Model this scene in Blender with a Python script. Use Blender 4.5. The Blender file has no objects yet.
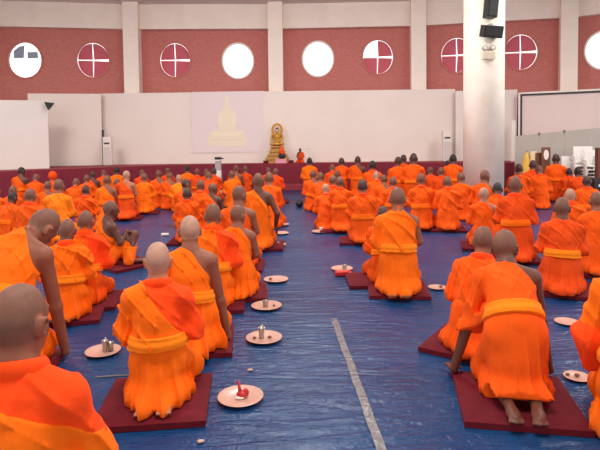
import bpy, bmesh, math, random, time
import numpy as np
from mathutils import Vector, Matrix
T0 = time.time()
random.seed(7)
SC = bpy.context.scene
COL = SC.collection
PI = math.pi

# ------------------------------------------------------------------ camera
CAM_Z = 1.60
F_PX = 530.0
PITCH = 25.0 / 530.0
ROLL = 0.012
_F0 = Vector((0, math.cos(PITCH), -math.sin(PITCH)))
_U0 = Vector((0, math.sin(PITCH), math.cos(PITCH)))
_R0 = Vector((1, 0, 0))
CR = (_R0 - ROLL * _U0).normalized()
CU = (_U0 + ROLL * _R0).normalized()
CPOS = Vector((0, 0, CAM_Z))
cam = bpy.data.cameras.new('camera')
cam.sensor_width = 36.0
cam.lens = F_PX / 600 * 36
cam.shift_y = -63 / 600.0
cam.clip_end = 300
camo = bpy.data.objects.new('camera', cam)
COL.objects.link(camo)
M = Matrix((CR, CU, -_F0)).transposed().to_4x4()
M.translation = CPOS
camo.matrix_world = M
SC.camera = camo

def ray(px, py):
    return _F0 + CR * ((px - 300) / F_PX) - CU * ((py - 162) / F_PX)
def at(px, py, d):
    r = ray(px, py)
    return CPOS + r * (d / r.y)
def ground(px, py, z=0.0):
    r = ray(px, py)
    return CPOS + r * ((z - CAM_Z) / r.z)
def z_at(px, py, d):
    return at(px, py, d).z

# ------------------------------------------------------------------ materials
def lin(c):
    return tuple(((v / 255) / 12.92 if v / 255 <= 0.04045 else ((v / 255 + 0.055) / 1.055) ** 2.4) for v in c)
MATS = {}
def mat(name, rgb, rough=0.7, metal=0.0, var=0.0, vscale=6.0, bump=0.0, bscale=20.0, sheen=0.0, spec=0.5,
        stretch=None, coat=0.0, rgb2=None):
    if name in MATS:
        return MATS[name]
    m = bpy.data.materials.new(name)
    m.use_nodes = True
    nt = m.node_tree
    b = nt.nodes['Principled BSDF']
    c = lin(rgb)
    b.inputs['Base Color'].default_value = (*c, 1)
    b.inputs['Roughness'].default_value = rough
    b.inputs['Metallic'].default_value = metal
    b.inputs['Specular IOR Level'].default_value = spec
    if sheen:
        b.inputs['Sheen Weight'].default_value = sheen
        b.inputs['Sheen Tint'].default_value = (*[min(1, v * 1.4 + .1) for v in c], 1)
    if coat:
        b.inputs['Coat Weight'].default_value = coat
    tc = nt.nodes.new('ShaderNodeTexCoord')
    vec = tc.outputs['Object']
    if stretch:
        mp = nt.nodes.new('ShaderNodeMapping')
        mp.inputs['Scale'].default_value = stretch
        nt.links.new(vec, mp.inputs['Vector'])
        vec = mp.outputs['Vector']
    if var:
        n = nt.nodes.new('ShaderNodeTexNoise')
        n.inputs['Scale'].default_value = vscale
        n.inputs['Detail'].default_value = 4
        nt.links.new(vec, n.inputs['Vector'])
        r = nt.nodes.new('ShaderNodeValToRGB')
        lo = lin(rgb2) if rgb2 else tuple(v * (1 - var) for v in c)
        hi = c if rgb2 else tuple(min(1, v * (1 + var * .6)) for v in c)
        r.color_ramp.elements[0].position = .3
        r.color_ramp.elements[1].position = .7
        r.color_ramp.elements[0].color = (*lo, 1)
        r.color_ramp.elements[1].color = (*hi, 1)
        nt.links.new(n.outputs['Fac'], r.inputs['Fac'])
        nt.links.new(r.outputs['Color'], b.inputs['Base Color'])
    if bump:
        n2 = nt.nodes.new('ShaderNodeTexNoise')
        n2.inputs['Scale'].default_value = bscale
        n2.inputs['Detail'].default_value = 5
        nt.links.new(vec, n2.inputs['Vector'])
        bp = nt.nodes.new('ShaderNodeBump')
        bp.inputs['Strength'].default_value = bump
        bp.inputs['Distance'].default_value = .02
        nt.links.new(n2.outputs['Fac'], bp.inputs['Height'])
        nt.links.new(bp.outputs['Normal'], b.inputs['Normal'])
    MATS[name] = m
    return m

# ------------------------------------------------------------------ object helpers
def tag(o, label=None, cat=None, group=None, kind=None):
    if label: o['label'] = label
    if cat: o['category'] = cat
    if group: o['group'] = group
    if kind: o['kind'] = kind
    return o
def empty(name, loc, rz=0.0):
    o = bpy.data.objects.new(name, None)
    COL.objects.link(o)
    o.location = loc
    o.rotation_euler = (0, 0, rz)
    o.empty_display_size = .1
    return o
def link_mesh(name, me, material=None, parent=None):
    o = bpy.data.objects.new(name, me)
    COL.objects.link(o)
    if material is not None and not me.materials:
        me.materials.append(material)
    if parent is not None:
        o.parent = parent
    return o
class B:
    """collects shapes into one bmesh"""
    def __init__(s):
        s.bm = bmesh.new()
    def _new(s, fn):
        before = set(s.bm.verts)
        fn()
        return [v for v in s.bm.verts if v not in before]
    def box(s, c, size, rot=None, bevel=0.0, taper=None):
        r = bmesh.ops.create_cube(s.bm, size=1.0)
        vs = r['verts']
        for v in vs:
            t = 1.0
            if taper and v.co.z > 0: t = taper
            v.co = Vector((v.co.x * size[0] * t, v.co.y * size[1] * t, v.co.z * size[2]))
        if bevel:
            es = list({e for v in vs for e in v.link_edges})
            r2 = bmesh.ops.bevel(s.bm, geom=es, offset=bevel, segments=2, affect='EDGES', profile=.6)
            vs = list({v for f in r2['faces'] for v in f.verts} | {v for v in vs if v.is_valid})
        for v in vs:
            if rot: v.co = rot @ v.co
            v.co += Vector(c)
        return s
    def cyl(s, a, b, ra, rb=None, n=16):
        a, b = Vector(a), Vector(b)
        rb = ra if rb is None else rb
        d = b - a
        q = Vector((0, 0, 1)).rotation_difference(d.normalized()).to_matrix()
        r = bmesh.ops.create_cone(s.bm, cap_ends=True, segments=n, radius1=ra, radius2=max(rb, 1e-5), depth=d.length)
        for v in r['verts']:
            v.co = q @ v.co + (a + b) / 2
        return s
    def lathe(s, prof, n=24, c=(0, 0, 0), sx=1.0, sy=1.0):
        rings = []
        for (r, z) in prof:
            rings.append([s.bm.verts.new((c[0] + sx * r * math.cos(2 * PI * i / n), c[1] + sy * r * math.sin(2 * PI * i / n), c[2] + z)) for i in range(n)])
        for k in range(len(rings) - 1):
            for i in range(n):
                j = (i + 1) % n
                s.bm.faces.new((rings[k][i], rings[k][j], rings[k + 1][j], rings[k + 1][i]))
        s.bm.faces.new(list(reversed(rings[0])))
        s.bm.faces.new(rings[-1])
        return s
    def ball(s, c, r, seg=14):
        q = bmesh.ops.create_uvsphere(s.bm, u_segments=seg, v_segments=max(6, seg // 2 + 2), radius=1.0)
        rr = r if hasattr(r, '__len__') else (r, r, r)
        for v in q['verts']:
            v.co = Vector((v.co.x * rr[0] + c[0], v.co.y * rr[1] + c[1], v.co.z * rr[2] + c[2]))
        return s
    def prism(s, pts, z0, z1):
        lo = [s.bm.verts.new((p[0], p[1], z0)) for p in pts]
        hi = [s.bm.verts.new((p[0], p[1], z1)) for p in pts]
        n = len(pts)
        for i in range(n):
            j = (i + 1) % n
            s.bm.faces.new((lo[i], lo[j], hi[j], hi[i]))
        s.bm.faces.new(list(reversed(lo)))
        s.bm.faces.new(hi)
        return s
    def slab(s, quad, thick):
        """quad: 4 points, extruded along its normal by thick on the back side"""
        q = [Vector(p) for p in quad]
        n = (q[1] - q[0]).cross(q[3] - q[0]).normalized() * -thick
        a = [s.bm.verts.new(p) for p in q]
        b = [s.bm.verts.new(p + n) for p in q]
        s.bm.faces.new(a)
        s.bm.faces.new(list(reversed(b)))
        for i in range(4):
            j = (i + 1) % 4
            s.bm.faces.new((a[i], b[i], b[j], a[j]))
        return s
    def build(s, name, material, parent=None, smooth=False, kind=None):
        bmesh.ops.recalc_face_normals(s.bm, faces=s.bm.faces[:])
        me = bpy.data.meshes.new(name)
        s.bm.to_mesh(me)
        s.bm.free()
        if smooth:
            me.polygons.foreach_set('use_smooth', [True] * len(me.polygons))
        o = link_mesh(name, me, material, parent)
        if kind: o['kind'] = kind
        return o
def plate2d(name, outer, holes, thick, mtx, material, parent=None):
    """flat shape in local XZ with holes, thickness along local Y, placed by mtx"""
    cu = bpy.data.curves.new(name, 'CURVE')
    cu.dimensions = '2D'
    cu.fill_mode = 'BOTH'
    cu.extrude = thick / 2
    for loop in [outer] + holes:
        sp = cu.splines.new('POLY')
        sp.points.add(len(loop) - 1)
        for i, p in enumerate(loop):
            sp.points[i].co = (p[0], p[1], 0, 1)
        sp.use_cyclic_u = True
    tmp = bpy.data.objects.new('tmp', cu)
    COL.objects.link(tmp)
    dg = bpy.context.evaluated_depsgraph_get()
    me = bpy.data.meshes.new_from_object(tmp.evaluated_get(dg))
    bpy.data.objects.remove(tmp)
    bpy.data.curves.remove(cu)
    me.name = name
    me.transform(Matrix.Rotation(PI / 2, 4, 'X'))
    me.materials.clear()
    o = link_mesh(name, me, material, parent)
    if mtx is not None: o.matrix_local = mtx
    return o
def oval(cx, cz, rx, rz, n=40, a0=0.0, a1=2 * PI):
    full = abs(a1 - a0 - 2 * PI) < 1e-6
    m = n if full else n + 1
    return [(cx + rx * math.cos(a0 + (a1 - a0) * i / n), cz + rz * math.sin(a0 + (a1 - a0) * i / n)) for i in range(m)]

# ------------------------------------------------------------------ SDF volumes -> surface nets
def RX(a): c, s = math.cos(a), math.sin(a); return np.array([[1, 0, 0], [0, c, -s], [0, s, c]])
def RY(a): c, s = math.cos(a), math.sin(a); return np.array([[c, 0, s], [0, 1, 0], [-s, 0, c]])
def RZ(a): c, s = math.cos(a), math.sin(a); return np.array([[c, -s, 0], [s, c, 0], [0, 0, 1]])
V3 = lambda *a: np.array(a, dtype=float)

class Vol:
    def __init__(s, lo, hi, h):
        s.lo = np.array(lo, float); s.h = h
        s.n = tuple(int(math.ceil((b - a) / h)) + 1 for a, b in zip(lo, hi))
        s.F = np.full(s.n, 0.5, np.float32)
        s.ax = [(s.lo[i] + h * np.arange(s.n[i])).astype(np.float32) for i in range(3)]
    def sub(s, lo, hi):
        i0 = [max(0, int((lo[i] - s.lo[i]) / s.h)) for i in range(3)]
        i1 = [min(s.n[i], int((hi[i] - s.lo[i]) / s.h) + 2) for i in range(3)]
        if any(a >= b for a, b in zip(i0, i1)): return None
        sl = tuple(slice(a, b) for a, b in zip(i0, i1))
        return sl, s.ax[0][sl[0]][:, None, None], s.ax[1][sl[1]][None, :, None], s.ax[2][sl[2]][None, None, :]
    def full(s):
        return s.ax[0][:, None, None], s.ax[1][None, :, None], s.ax[2][None, None, :]
    def _mix(s, sl, d, k, op):
        A = s.F[sl]
        if op == 'add':
            if k <= 0: s.F[sl] = np.minimum(A, d); return
            h = np.clip(.5 + .5 * (A - d) / k, 0, 1)
            s.F[sl] = A + (d - A) * h - k * h * (1 - h)
        else:
            d = -d
            if k <= 0: s.F[sl] = np.maximum(A, d); return
            h = np.clip(.5 - .5 * (A - d) / k, 0, 1)
            s.F[sl] = A + (d - A) * h + k * h * (1 - h)
    def cap(s, a, b, ra, rb=None, k=.02, op='add', pad=.07):
        a = np.array(a, float); b = np.array(b, float)
        rb = ra if rb is None else rb
        m = max(ra, rb) + pad + k
        g = s.sub(np.minimum(a, b) - m, np.maximum(a, b) + m)
        if g is None: return
        sl, x, y, z = g
        ab = b - a
        L = max(float(ab @ ab), 1e-9)
        t = np.clip(((x - a[0]) * ab[0] + (y - a[1]) * ab[1] + (z - a[2]) * ab[2]) / L, 0, 1)
        d = np.sqrt((x - a[0] - t * ab[0]) ** 2 + (y - a[1] - t * ab[1]) ** 2 + (z - a[2] - t * ab[2]) ** 2) - (ra + (rb - ra) * t)
        s._mix(sl, d.astype(np.float32), k, op)
    def ell(s, c, r, R=None, k=.02, op='add', pad=.07):
        c = np.array(c, float); r = np.array(r, float)
        R = np.eye(3) if R is None else R
        m = np.abs(R) @ r + pad + k
        g = s.sub(c - m, c + m)
        if g is None: return
        sl, x, y, z = g
        x = x - c[0]; y = y - c[1]; z = z - c[2]
        q = [R[0, i] * x + R[1, i] * y + R[2, i] * z for i in range(3)]
        k0 = np.sqrt(sum((q[i] / r[i]) ** 2 for i in range(3)))
        k1 = np.sqrt(sum((q[i] / r[i] ** 2) ** 2 for i in range(3)))
        d = k0 * (k0 - 1) / np.maximum(k1, 1e-6)
        s._mix(sl, d.astype(np.float32), k, op)
    def mesh(s, name):
        F = s.F.copy()
        F[0] = F[-1] = .1; F[:, 0] = F[:, -1] = .1; F[:, :, 0] = F[:, :, -1] = .1
        sg = F < 0
        c = [sg[a:s.n[0] - 1 + a, b:s.n[1] - 1 + b, d:s.n[2] - 1 + d] for a in (0, 1) for b in (0, 1) for d in (0, 1)]
        cnt = sum(q.astype(np.int8) for q in c)
        I = np.argwhere((cnt > 0) & (cnt < 8))
        if len(I) == 0: return None
        vid = np.full(cnt.shape, -1, np.int32)
        vid[I[:, 0], I[:, 1], I[:, 2]] = np.arange(len(I))
        off = np.array([(a, b, d) for a in (0, 1) for b in (0, 1) for d in (0, 1)])
        vals = np.stack([F[I[:, 0] + o[0], I[:, 1] + o[1], I[:, 2] + o[2]] for o in off], 1)
        acc = np.zeros((len(I), 3)); w = np.zeros(len(I))
        for i in range(8):
            for j in range(i + 1, 8):
                if np.abs(off[i] - off[j]).sum() != 1: continue
                va, vb = vals[:, i], vals[:, j]
                m = (va < 0) != (vb < 0)
                t = np.where(m, va / np.where(m, va - vb, 1), 0)
                p = off[i] + t[:, None] * (off[j] - off[i])
                acc[m] += p[m]; w[m] += 1
        P = (I + acc / w[:, None]) * s.h + s.lo
        quads = []
        for ax in range(3):
            u, v = (ax + 1) % 3, (ax + 2) % 3
            a = [slice(None)] * 3; b = [slice(None)] * 3
            a[ax] = slice(0, -1); b[ax] = slice(1, None)
            ch = sg[tuple(a)] != sg[tuple(b)]
            E = np.argwhere(ch)
            E = E[(E[:, u] > 0) & (E[:, v] > 0) & (E[:, u] < s.n[u] - 1) & (E[:, v] < s.n[v] - 1)]
            flip = sg[tuple(a)][E[:, 0], E[:, 1], E[:, 2]]
            def ids(du, dv):
                q = E.copy(); q[:, u] -= du; q[:, v] -= dv
                return vid[q[:, 0], q[:, 1], q[:, 2]]
            Q = np.stack([ids(1, 1), ids(0, 1), ids(0, 0), ids(1, 0)], 1)
            Q[~flip] = Q[~flip][:, ::-1]
            quads.append(Q)
        Q = np.concatenate(quads)
        Q = Q[(Q >= 0).all(1)]
        me = bpy.data.meshes.new(name)
        me.vertices.add(len(P))
        me.vertices.foreach_set('co', P.astype(np.float32).ravel())
        me.loops.add(len(Q) * 4)
        me.loops.foreach_set('vertex_index', Q.astype(np.int32).ravel())
        me.polygons.add(len(Q))
        me.polygons.foreach_set('loop_start', np.arange(0, len(Q) * 4, 4, dtype=np.int32))
        me.polygons.foreach_set('use_smooth', np.ones(len(Q), bool))
        me.update(calc_edges=True)
        return me, P, Q

def keep_big(me, P, Q, minfrac=.02):
    return me
# ------------------------------------------------------------------ seated figures
def noise(rs, x, y, z, sc, n=4):
    out = 0
    for _ in range(n):
        k = rs.normal(size=3); k = k / np.linalg.norm(k) * sc * rs.uniform(.7, 1.4)
        out = out + np.sin(k[0] * x + k[1] * y + k[2] * z + rs.uniform(0, 6.28))
    return out / n

def hand(V, W, f, s, nrm, curl=.35, scale=1.0):
    """palm with four unequal fingers and a thumb; f finger direction, s thumb side, nrm palm-down normal"""
    f = f / np.linalg.norm(f); s = s - f * (s @ f); s /= np.linalg.norm(s); nrm = np.cross(f, s) * (1 if np.cross(f, s) @ nrm > 0 else -1)
    c = scale
    for o in (-.026, -.009, .009, .026):
        V.cap(W + s * o * .7 * c, W + (f * .085 + s * o) * c, .015 * c, .0125 * c, k=.012)
    L = (.058, .072, .078, .068)
    for i, o in enumerate((-.030, -.010, .010, .030)):
        a = W + (f * .085 + s * o) * c
        d1 = f + s * o * 2 + nrm * curl * .5; d1 /= np.linalg.norm(d1)
        b = a + d1 * L[i] * .55 * c
        d2 = f + s * o * 1.5 + nrm * curl * 1.6; d2 /= np.linalg.norm(d2)
        V.cap(a, b, .0095 * c, .0085 * c, k=.005)
        V.cap(b, b + d2 * L[i] * .5 * c, .0085 * c, .007 * c, k=.005)
    t0 = W + (f * .025 + s * .026) * c
    t1 = t0 + (f * .5 + s * .75 + nrm * .2) * .042 * c
    V.cap(t0, t1, .014 * c, .0105 * c, k=.01)
    V.cap(t1, t1 + (f * .9 + s * .35 + nrm * .2) * .035 * c, .0105 * c, .008 * c, k=.006)

FIG = {}
def build_fig(key, hz=.25, lean=0.08, side=0.0, twist=0.0, hyaw=0.0, hpitch=.12, hroll=0.0, style='bare', armR='lap', armL='lap',
              sash=True, vox=.015, seed=1, legs=None, wide=1.0, sleeve=False, collar=False, hood=False, skirtflare=1.0,
              cut=None, neckh=None, hairless=False, hip_y=-.02, feet=0, cuff=.92, flapside=1, tail=(), hoff=(0, 0, 0), HS=1.09, armRW=None, armLW=None, fold=1.0):
    if key in FIG: return FIG[key]
    rs = np.random.RandomState(seed)
    lo, hi = V3(-.52, -.62, -.01), V3(.52, .95, 1.36)
    Rt = RZ(twist) @ RY(side) @ RX(-lean)
    P0 = V3(0, hip_y, hz + .02)
    w = lambda *q: P0 + Rt @ V3(*q)
    up2 = RZ(twist) @ RY(side * .5) @ RX(-lean * .55)
    N = w(0, .012, .455)
    Rh = RZ(twist + hyaw) @ RY(side * .4 + hroll) @ RX(-lean * .5 - hpitch)
    HC = N + up2 @ V3(0, .024, .078) + Rh @ V3(0, .012, .066) + V3(*hoff)
    SH = {1: w(.165, .0, .368), -1: w(-.165, .0, .368)}
    # legs: hip, knee, ankle, toe
    LEG = {}
    for s in (1, -1):
        if legs:
            LEG[s] = [V3(*p) for p in legs[s]]
        else:
            hip = P0 + V3(.09 * s, 0, -.03)
            dy = math.sqrt(max(.42 ** 2 - (hip[2] - .07) ** 2, .0004))
            kn = V3(.155 * s, hip[1] + dy, .072)
            an = V3(.085 * s, kn[1] - .41, .055)
            LEG[s] = [hip, kn, an, an + V3(-.02 * s, -.19, -.025)]
    # arms
    ARM = {}
    for s, mode, WW in ((1, armR, armRW), (-1, armL, armLW)):
        S = SH[s]
        if mode == 'lap':
            E = w(.218 * s, .06, .155); W = w(.10 * s, .235, .06); f, sd, nm = V3(-.5 * s, .7, -.35), V3(-.3 * s, .1, .9), V3(-s, 0, -.2)
        elif mode == 'anjali':
            E = w(.21 * s, .10, .17); W = w(.03 * s, .24, .27); f, sd, nm = V3(-.06 * s, .3, 1.), V3(0, -1, .3), V3(-s, 0, 0)
        elif mode == 'knee':
            E = w(.24 * s, .08, .16); W = LEG[s][1] + V3(.0, -.12, .07); f, sd, nm = V3(0, 1, -.5), V3(-s, 0, 0), V3(0, -.3, -1)
        else:
            W = V3(*WW)
            dv = W - S; L = np.linalg.norm(dv)
            mid = S + dv * .53; bend = math.sqrt(max(.27 ** 2 - (L * .53) ** 2, 0))
            o = V3(.5 * s, -.75, 0); o -= dv * (o @ dv) / L ** 2; o /= np.linalg.norm(o)
            E = mid + o * bend
            if mode == 'floor': f, sd, nm = V3(.15 * s, 1, -.12), V3(-s, .1, 0), V3(0, 0, -1)
            else: f, sd, nm = dv / L + V3(0, .35, 0), V3(-s * .2, 1, 0), V3(-s, 0, 0)
        ARM[s] = (S, E, W, f, sd, nm)

    # --- body
    def torso(V):
        V.ell(w(0, 0, .02), (.165, .125, .13), Rt, k=.03)
        V.cap(w(0, 0, .06), w(0, .0, .24), .115, .125, k=.05)
        V.ell(w(-.05, 0, .10), (.10, .105, .13), Rt, k=.05)
        V.ell(w(.05, 0, .10), (.10, .105, .13), Rt, k=.05)
        V.ell(w(0, .012, .285), (.158, .105, .17), Rt, k=.05)
        V.cap(w(-.12, 0, .362), w(.12, 0, .362), .055, k=.05)
        V.cap(N, SH[1], .045, .045, k=.05); V.cap(N, SH[-1], .045, .045, k=.05)
    def armcov(V, s, grow=0):
        S, E, W = ARM[s][:3]
        V.cap(S, E, .05 + grow, .041 + grow, k=.03); V.cap(E, W, .041 + grow, .029 + grow, k=.02)
    def legcov(V, s, grow=0):
        h, kn, an, to = LEG[s]
        V.cap(h, kn, .088 + grow, .06 + grow, k=.04); V.cap(kn, an, .056 + grow, .036 + grow, k=.03)
    def openparts(V0):
        V = V0
        V.cap(N + Rt @ V3(0, 0, -.03), HC + Rh @ V3(0, -.015, -.03), .061, .056, k=.03)
        h = lambda *q: HC + Rh @ V3(*q) * HS
        class W_:
            cap = staticmethod(lambda a, b, ra, rb=None, **k: V0.cap(a, b, ra * HS, None if rb is None else rb * HS, **k))
            ell = staticmethod(lambda c, r, R=None, **k: V0.ell(c, V3(*r) * HS, R, **k))
        V = W_
        V.ell(h(0, -.008, .018), (.0695, .093, .095), Rh, k=.02)
        V.ell(h(0, .028, -.045), (.054, .071, .084), Rh, k=.035)
        V.cap(h(-.03, .082, .022), h(.03, .082, .022), .012, k=.012)
        V.cap(h(0, .088, .01), h(0, .108, -.026), .009, .014, k=.012)
        V.cap(h(-.022, .078, -.058), h(.022, .078, -.058), .016, k=.012)
        V.ell(h(0, .078, -.095), (.022, .02, .018), Rh, k=.02)
        for s in (1, -1):
            V.ell(h(.03 * s, .098, .004), (.016, .012, .009), Rh, k=.008, op='sub')
            V.ell(h(.03 * s, .081, .004), (.013, .011, .009), Rh, k=.003)
            Re = Rh @ RZ(-.45 * s) @ RY(.12 * s)
            V.ell(h(.0765 * s, -.006, -.014), (.0105, .026, .035), Re, k=.008)
            V.ell(h(.0845 * s, .004, -.014), (.006, .013, .02), Re, k=.006, op='sub')
        V.cap(h(-.02, .097, -.061), h(.02, .097, -.061), .0035, k=.004, op='sub')
    V = Vol(lo, hi, vox)
    torso(V)
    for s in (1, -1):
        armcov(V, s); legcov(V, s)
        _, _, W, f, sd, nm = ARM[s]
        hand(V, W, f, sd, nm, curl=.12 if (armR if s == 1 else armL) == 'floor' else .4)
        h_, kn, an, to = LEG[s]
        V.cap(an, to, .036, .03, k=.02); V.ell(an + (to - an) * .75, (.042, .06, .026), k=.02)
        V.ell(an + V3(0, .01, .015), (.033, .04, .034), k=.02)
        for i in range(5):
            tb = to + V3((i - 2) * .016, 0, 0)
            V.cap(tb, tb + V3((i - 2) * .003, -.035 + .004 * abs(i - 1.5), -.004), .0115, .0095, k=.006)
    openparts(V)
    bme, bp, bq = V.mesh('person_body')
    # robe cover base
    C = Vol(lo, hi, vox)
    torso(C); legcov(C, 1); legcov(C, -1)
    CL = C.F.copy()
    armcov(C, -1)
    both = style != 'bare'
    if both: armcov(C, 1)

    x, y, z = V.full()
    qx = Rt[0, 0] * (x - P0[0]) + Rt[1, 0] * (y - P0[1]) + Rt[2, 0] * (z - P0[2])
    qy = Rt[0, 1] * (x - P0[0]) + Rt[1, 1] * (y - P0[1]) + Rt[2, 1] * (z - P0[2])
    qz = Rt[0, 2] * (x - P0[0]) + Rt[1, 2] * (y - P0[1]) + Rt[2, 2] * (z - P0[2])
    zs = .105 + .012 * noise(rs, qx, qy, qz * 0, 9)            # waistline
    parts = {'body': bme}
    # --- upper robe
    def upper():
        U = Vol(lo, hi, vox)
        U.ell(w(0, .005, .27), (.172 * wide, .130, .21), Rt, k=.05)
        U.ell(w(0, .0, .12), (.165 * wide, .14, .13), Rt, k=.05)
        U.cap(w(-.12, 0, .36), w(.12, 0, .36), .062, k=.06)
        for s in (1, -1): U.cap(N + Rt @ V3(.03 * s, -.01, -.03), SH[s] + Rt @ V3(0, 0, .0), .058, .062, k=.05)
        for s in ((1, -1) if both else (-1,)):
            S, E, W = ARM[s][:3]
            U.cap(S, E, .064, .070, k=.05)
            U.cap(E, E + (W - E) * .8, .070, .056, k=.05)
            U.cap(E + V3(-.02 * s, -.0, -.03), w(.11 * s, .03, .12), .065, .075, k=.05)
            U.cap(w(.10 * s, .1, .15), E + (W - E) * .6, .07, .06, k=.05)
        U.F = np.minimum(U.F, C.F - max(.013, vox * .9))
        return U
    U = upper()
    n1 = noise(rs, qx, qy, qz, 7); n2 = noise(rs, qx, qy, qz, 18)
    n4 = noise(rs, qx, qy, qz, 4)
    msk = np.clip(.55 + 1.1 * n4, .15, 1)
    rad = np.arctan2(qx + .24, .47 - qz + .6 * np.abs(qy))
    f1 = (1 - np.abs(np.sin(rad * 7.5 + 1.5 * n1))) ** 2.2
    f1 = f1 * np.clip((np.sqrt((qx + .24) ** 2 + (.47 - qz) ** 2) - .10) / .16, 0, 1)
    f2 = (1 - np.abs(np.sin((qx * 21 + qz * 17 + qy * 9) + 2.2 * n1))) ** 2.5
    f3 = (1 - np.abs(np.sin((qx * 30 - qz * 9) + 2.6 * n1 + 1.3))) ** 3
    fold_u = fold * (-.030 * f1 * msk - .022 * f2 * (1.1 - msk) - .012 * f3 - .012 * n4 - .003 * n2 + .017)
    ax, az = (-.055, .475) if cut is None else cut[0]
    bx_, bz = (.20, .175) if cut is None else cut[1]
    tx_, tz_ = bx_ - ax, bz - az
    L = math.hypot(tx_, tz_); nx_, nz_ = -tz_ / L, tx_ / L       # points up-right
    side_d = (qx - ax) * nx_ + (qz - az) * nz_ + .008 * n2
    necka, neckb = N + Rt @ V3(0, .02, -.025), HC
    ab = neckb - necka; Ln = ab @ ab
    t = np.clip(((x - necka[0]) * ab[0] + (y - necka[1]) * ab[1] + (z - necka[2]) * ab[2]) / Ln, 0, 1.2)
    dn = np.sqrt((x - necka[0] - t * ab[0]) ** 2 + (y - necka[1] - t * ab[1]) ** 2 + (z - necka[2] - t * ab[2]) ** 2) - (.068 + .03 * t)
    Wt = {s: ARM[s] for s in ARM}
    def cuffs(F):
        for s in ((1, -1) if both else (-1,)):
            S, E, W = ARM[s][:3]
            d = W - E; d = d / np.linalg.norm(d)
            o = E + (W - E) * cuff
            pl = (x - o[0]) * d[0] + (y - o[1]) * d[1] + (z - o[2]) * d[2]
            near = np.sqrt((x - W[0]) ** 2 + (y - W[1]) ** 2 + (z - W[2]) ** 2) - max(.16, float(np.linalg.norm(W - E)) * (1 - cuff) + .06)
            F = np.maximum(F, -np.maximum(-pl, near))
        return F
    base_u = np.maximum(U.F, -dn)
    bottom = (zs - .028) - qz
    safe = np.maximum(C.F - max(.0045, vox * .5), -dn)
    folded = np.minimum(base_u + fold_u, safe)
    mainF = np.maximum(folded, bottom)
    if style == 'bare':
        mainF = np.maximum(mainF, side_d)
    elif style == 'red':
        mainF = np.maximum(mainF - .008, side_d)
    mainF = cuffs(mainF)
    mainF = np.maximum(mainF, .003 - z)
    U2 = Vol(lo, hi, vox); U2.F = mainF.astype(np.float32)
    if hood:
        H = Vol(lo, hi, vox)
        H.ell(HC + Rh @ V3(0, -.012, .02), (.10, .118, .115), Rh)
        hd = (Rh[0, 1] * (x - HC[0]) + Rh[1, 1] * (y - HC[1]) + Rh[2, 1] * (z - HC[2])) - .05
        U2.F = np.minimum(U2.F, np.maximum(H.F, hd)).astype(np.float32)
    r = U2.mesh('upper_robe')
    if r: parts['upper_robe'] = r[0]
    if style == 'red':
        R = Vol(lo, hi, vox)
        ph3 = (qz * 34 + qx * 12) + 2.4 * n1
        rf = np.maximum(np.maximum(np.minimum(base_u + .6 * fold_u - .006 * np.abs(np.sin(ph3 * .5)) + .004, safe), -side_d - .02), bottom)
        R.F = np.maximum(cuffs(rf), .003 - z).astype(np.float32)
        r = R.mesh('shoulder_cloth')
        if r: parts['shoulder_cloth'] = r[0]
    if collar or style == 'red':
        K = Vol(lo, hi, vox)
        ccN = N + up2 @ V3(0, .010, -.002)
        q = [up2[0, i] * (x - ccN[0]) + up2[1, i] * (y - ccN[1]) + up2[2, i] * (z - ccN[2]) for i in range(3)]
        rr = np.sqrt((q[0] / 1.1) ** 2 + (q[1]) ** 2)
        K.F = (np.sqrt((rr - .069) ** 2 + ((q[2] - q[1] * -.25) / 1.6) ** 2) - .021 + .004 * n2).astype(np.float32)
        # back flap running down from the neck
        if collar == 'elbow':
            q = flapside
            K.F[:] = .5
            K.cap(ARM[q][1] + V3(.0, -.02, .0), ARM[q][1] + V3(-.02 * q, .03, -.11), .088, .075, k=.04)
            K.F = np.maximum(K.F + .7 * fold_u, -dn - .03).astype(np.float32)
        if collar == 'flap':
            q = flapside
            K.cap(N + Rt @ V3(.02 * q, -.075, .01), SH[q] + Rt @ V3(-.02 * q, -.03, .03), .055, .06, k=.03)
            K.cap(SH[q] + Rt @ V3(0, -.01, .025), ARM[q][1] + V3(.03 * q, -.03, .02), .06, .075, k=.04)
            K.cap(ARM[q][1] + V3(.03 * q, -.03, .02), ARM[q][1] + V3(.0, .02, -.16), .07, .05, k=.04)
            K.F = np.maximum(K.F + .4 * fold_u, -dn - .03).astype(np.float32)
        K.F = np.maximum(K.F, .005 - z).astype(np.float32)
        r = K.mesh('collar_cloth')
        if r: parts['shoulder_cloth' if collar == 'elbow' else 'collar_cloth'] = r[0]
    # --- lower robe
    S_ = Vol(lo, hi, vox)
    S_.ell(w(0, 0, .05), (.178 * wide, .155, .14), Rt, k=.05)
    hipz = hz
    for s in (1, -1):
        h_, kn, an, to = LEG[s]
        S_.cap(h_, kn, .125, .095, k=.07)
        S_.cap(kn, an, .09, .085, k=.06)
    for (ta, tb, ra_, rb_) in tail:
        S_.cap(V3(*ta), V3(*tb), ra_, rb_, k=.06)
    if not legs and not feet:
        for s in (1, -1):
            _, _, an, to = LEG[s]
            S_.cap(an, to + V3(0, .01, .0), .088, .07, k=.08)
    if not legs:
        a0 = (LEG[1][2] + LEG[-1][2]) / 2
        yb = min(P0[1], a0[1] + .02)
        S_.ell(V3(0, P0[1] - .0, hz * .55), (.19 * wide, .18, hz * .62 + .06), k=.06)
        S_.ell(V3(0, (P0[1] + yb) / 2 + .02, .05), (.225 * wide * skirtflare, .20 + (P0[1] - yb) * .5, .12), k=.08)
    S_.F = np.minimum(S_.F, np.maximum(CL - max(.013, vox * .9), qz - .12))
    ang = np.arctan2(qx, -(y - P0[1] - .15))
    n3 = noise(rs, x, y, z * .35, 7)
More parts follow.
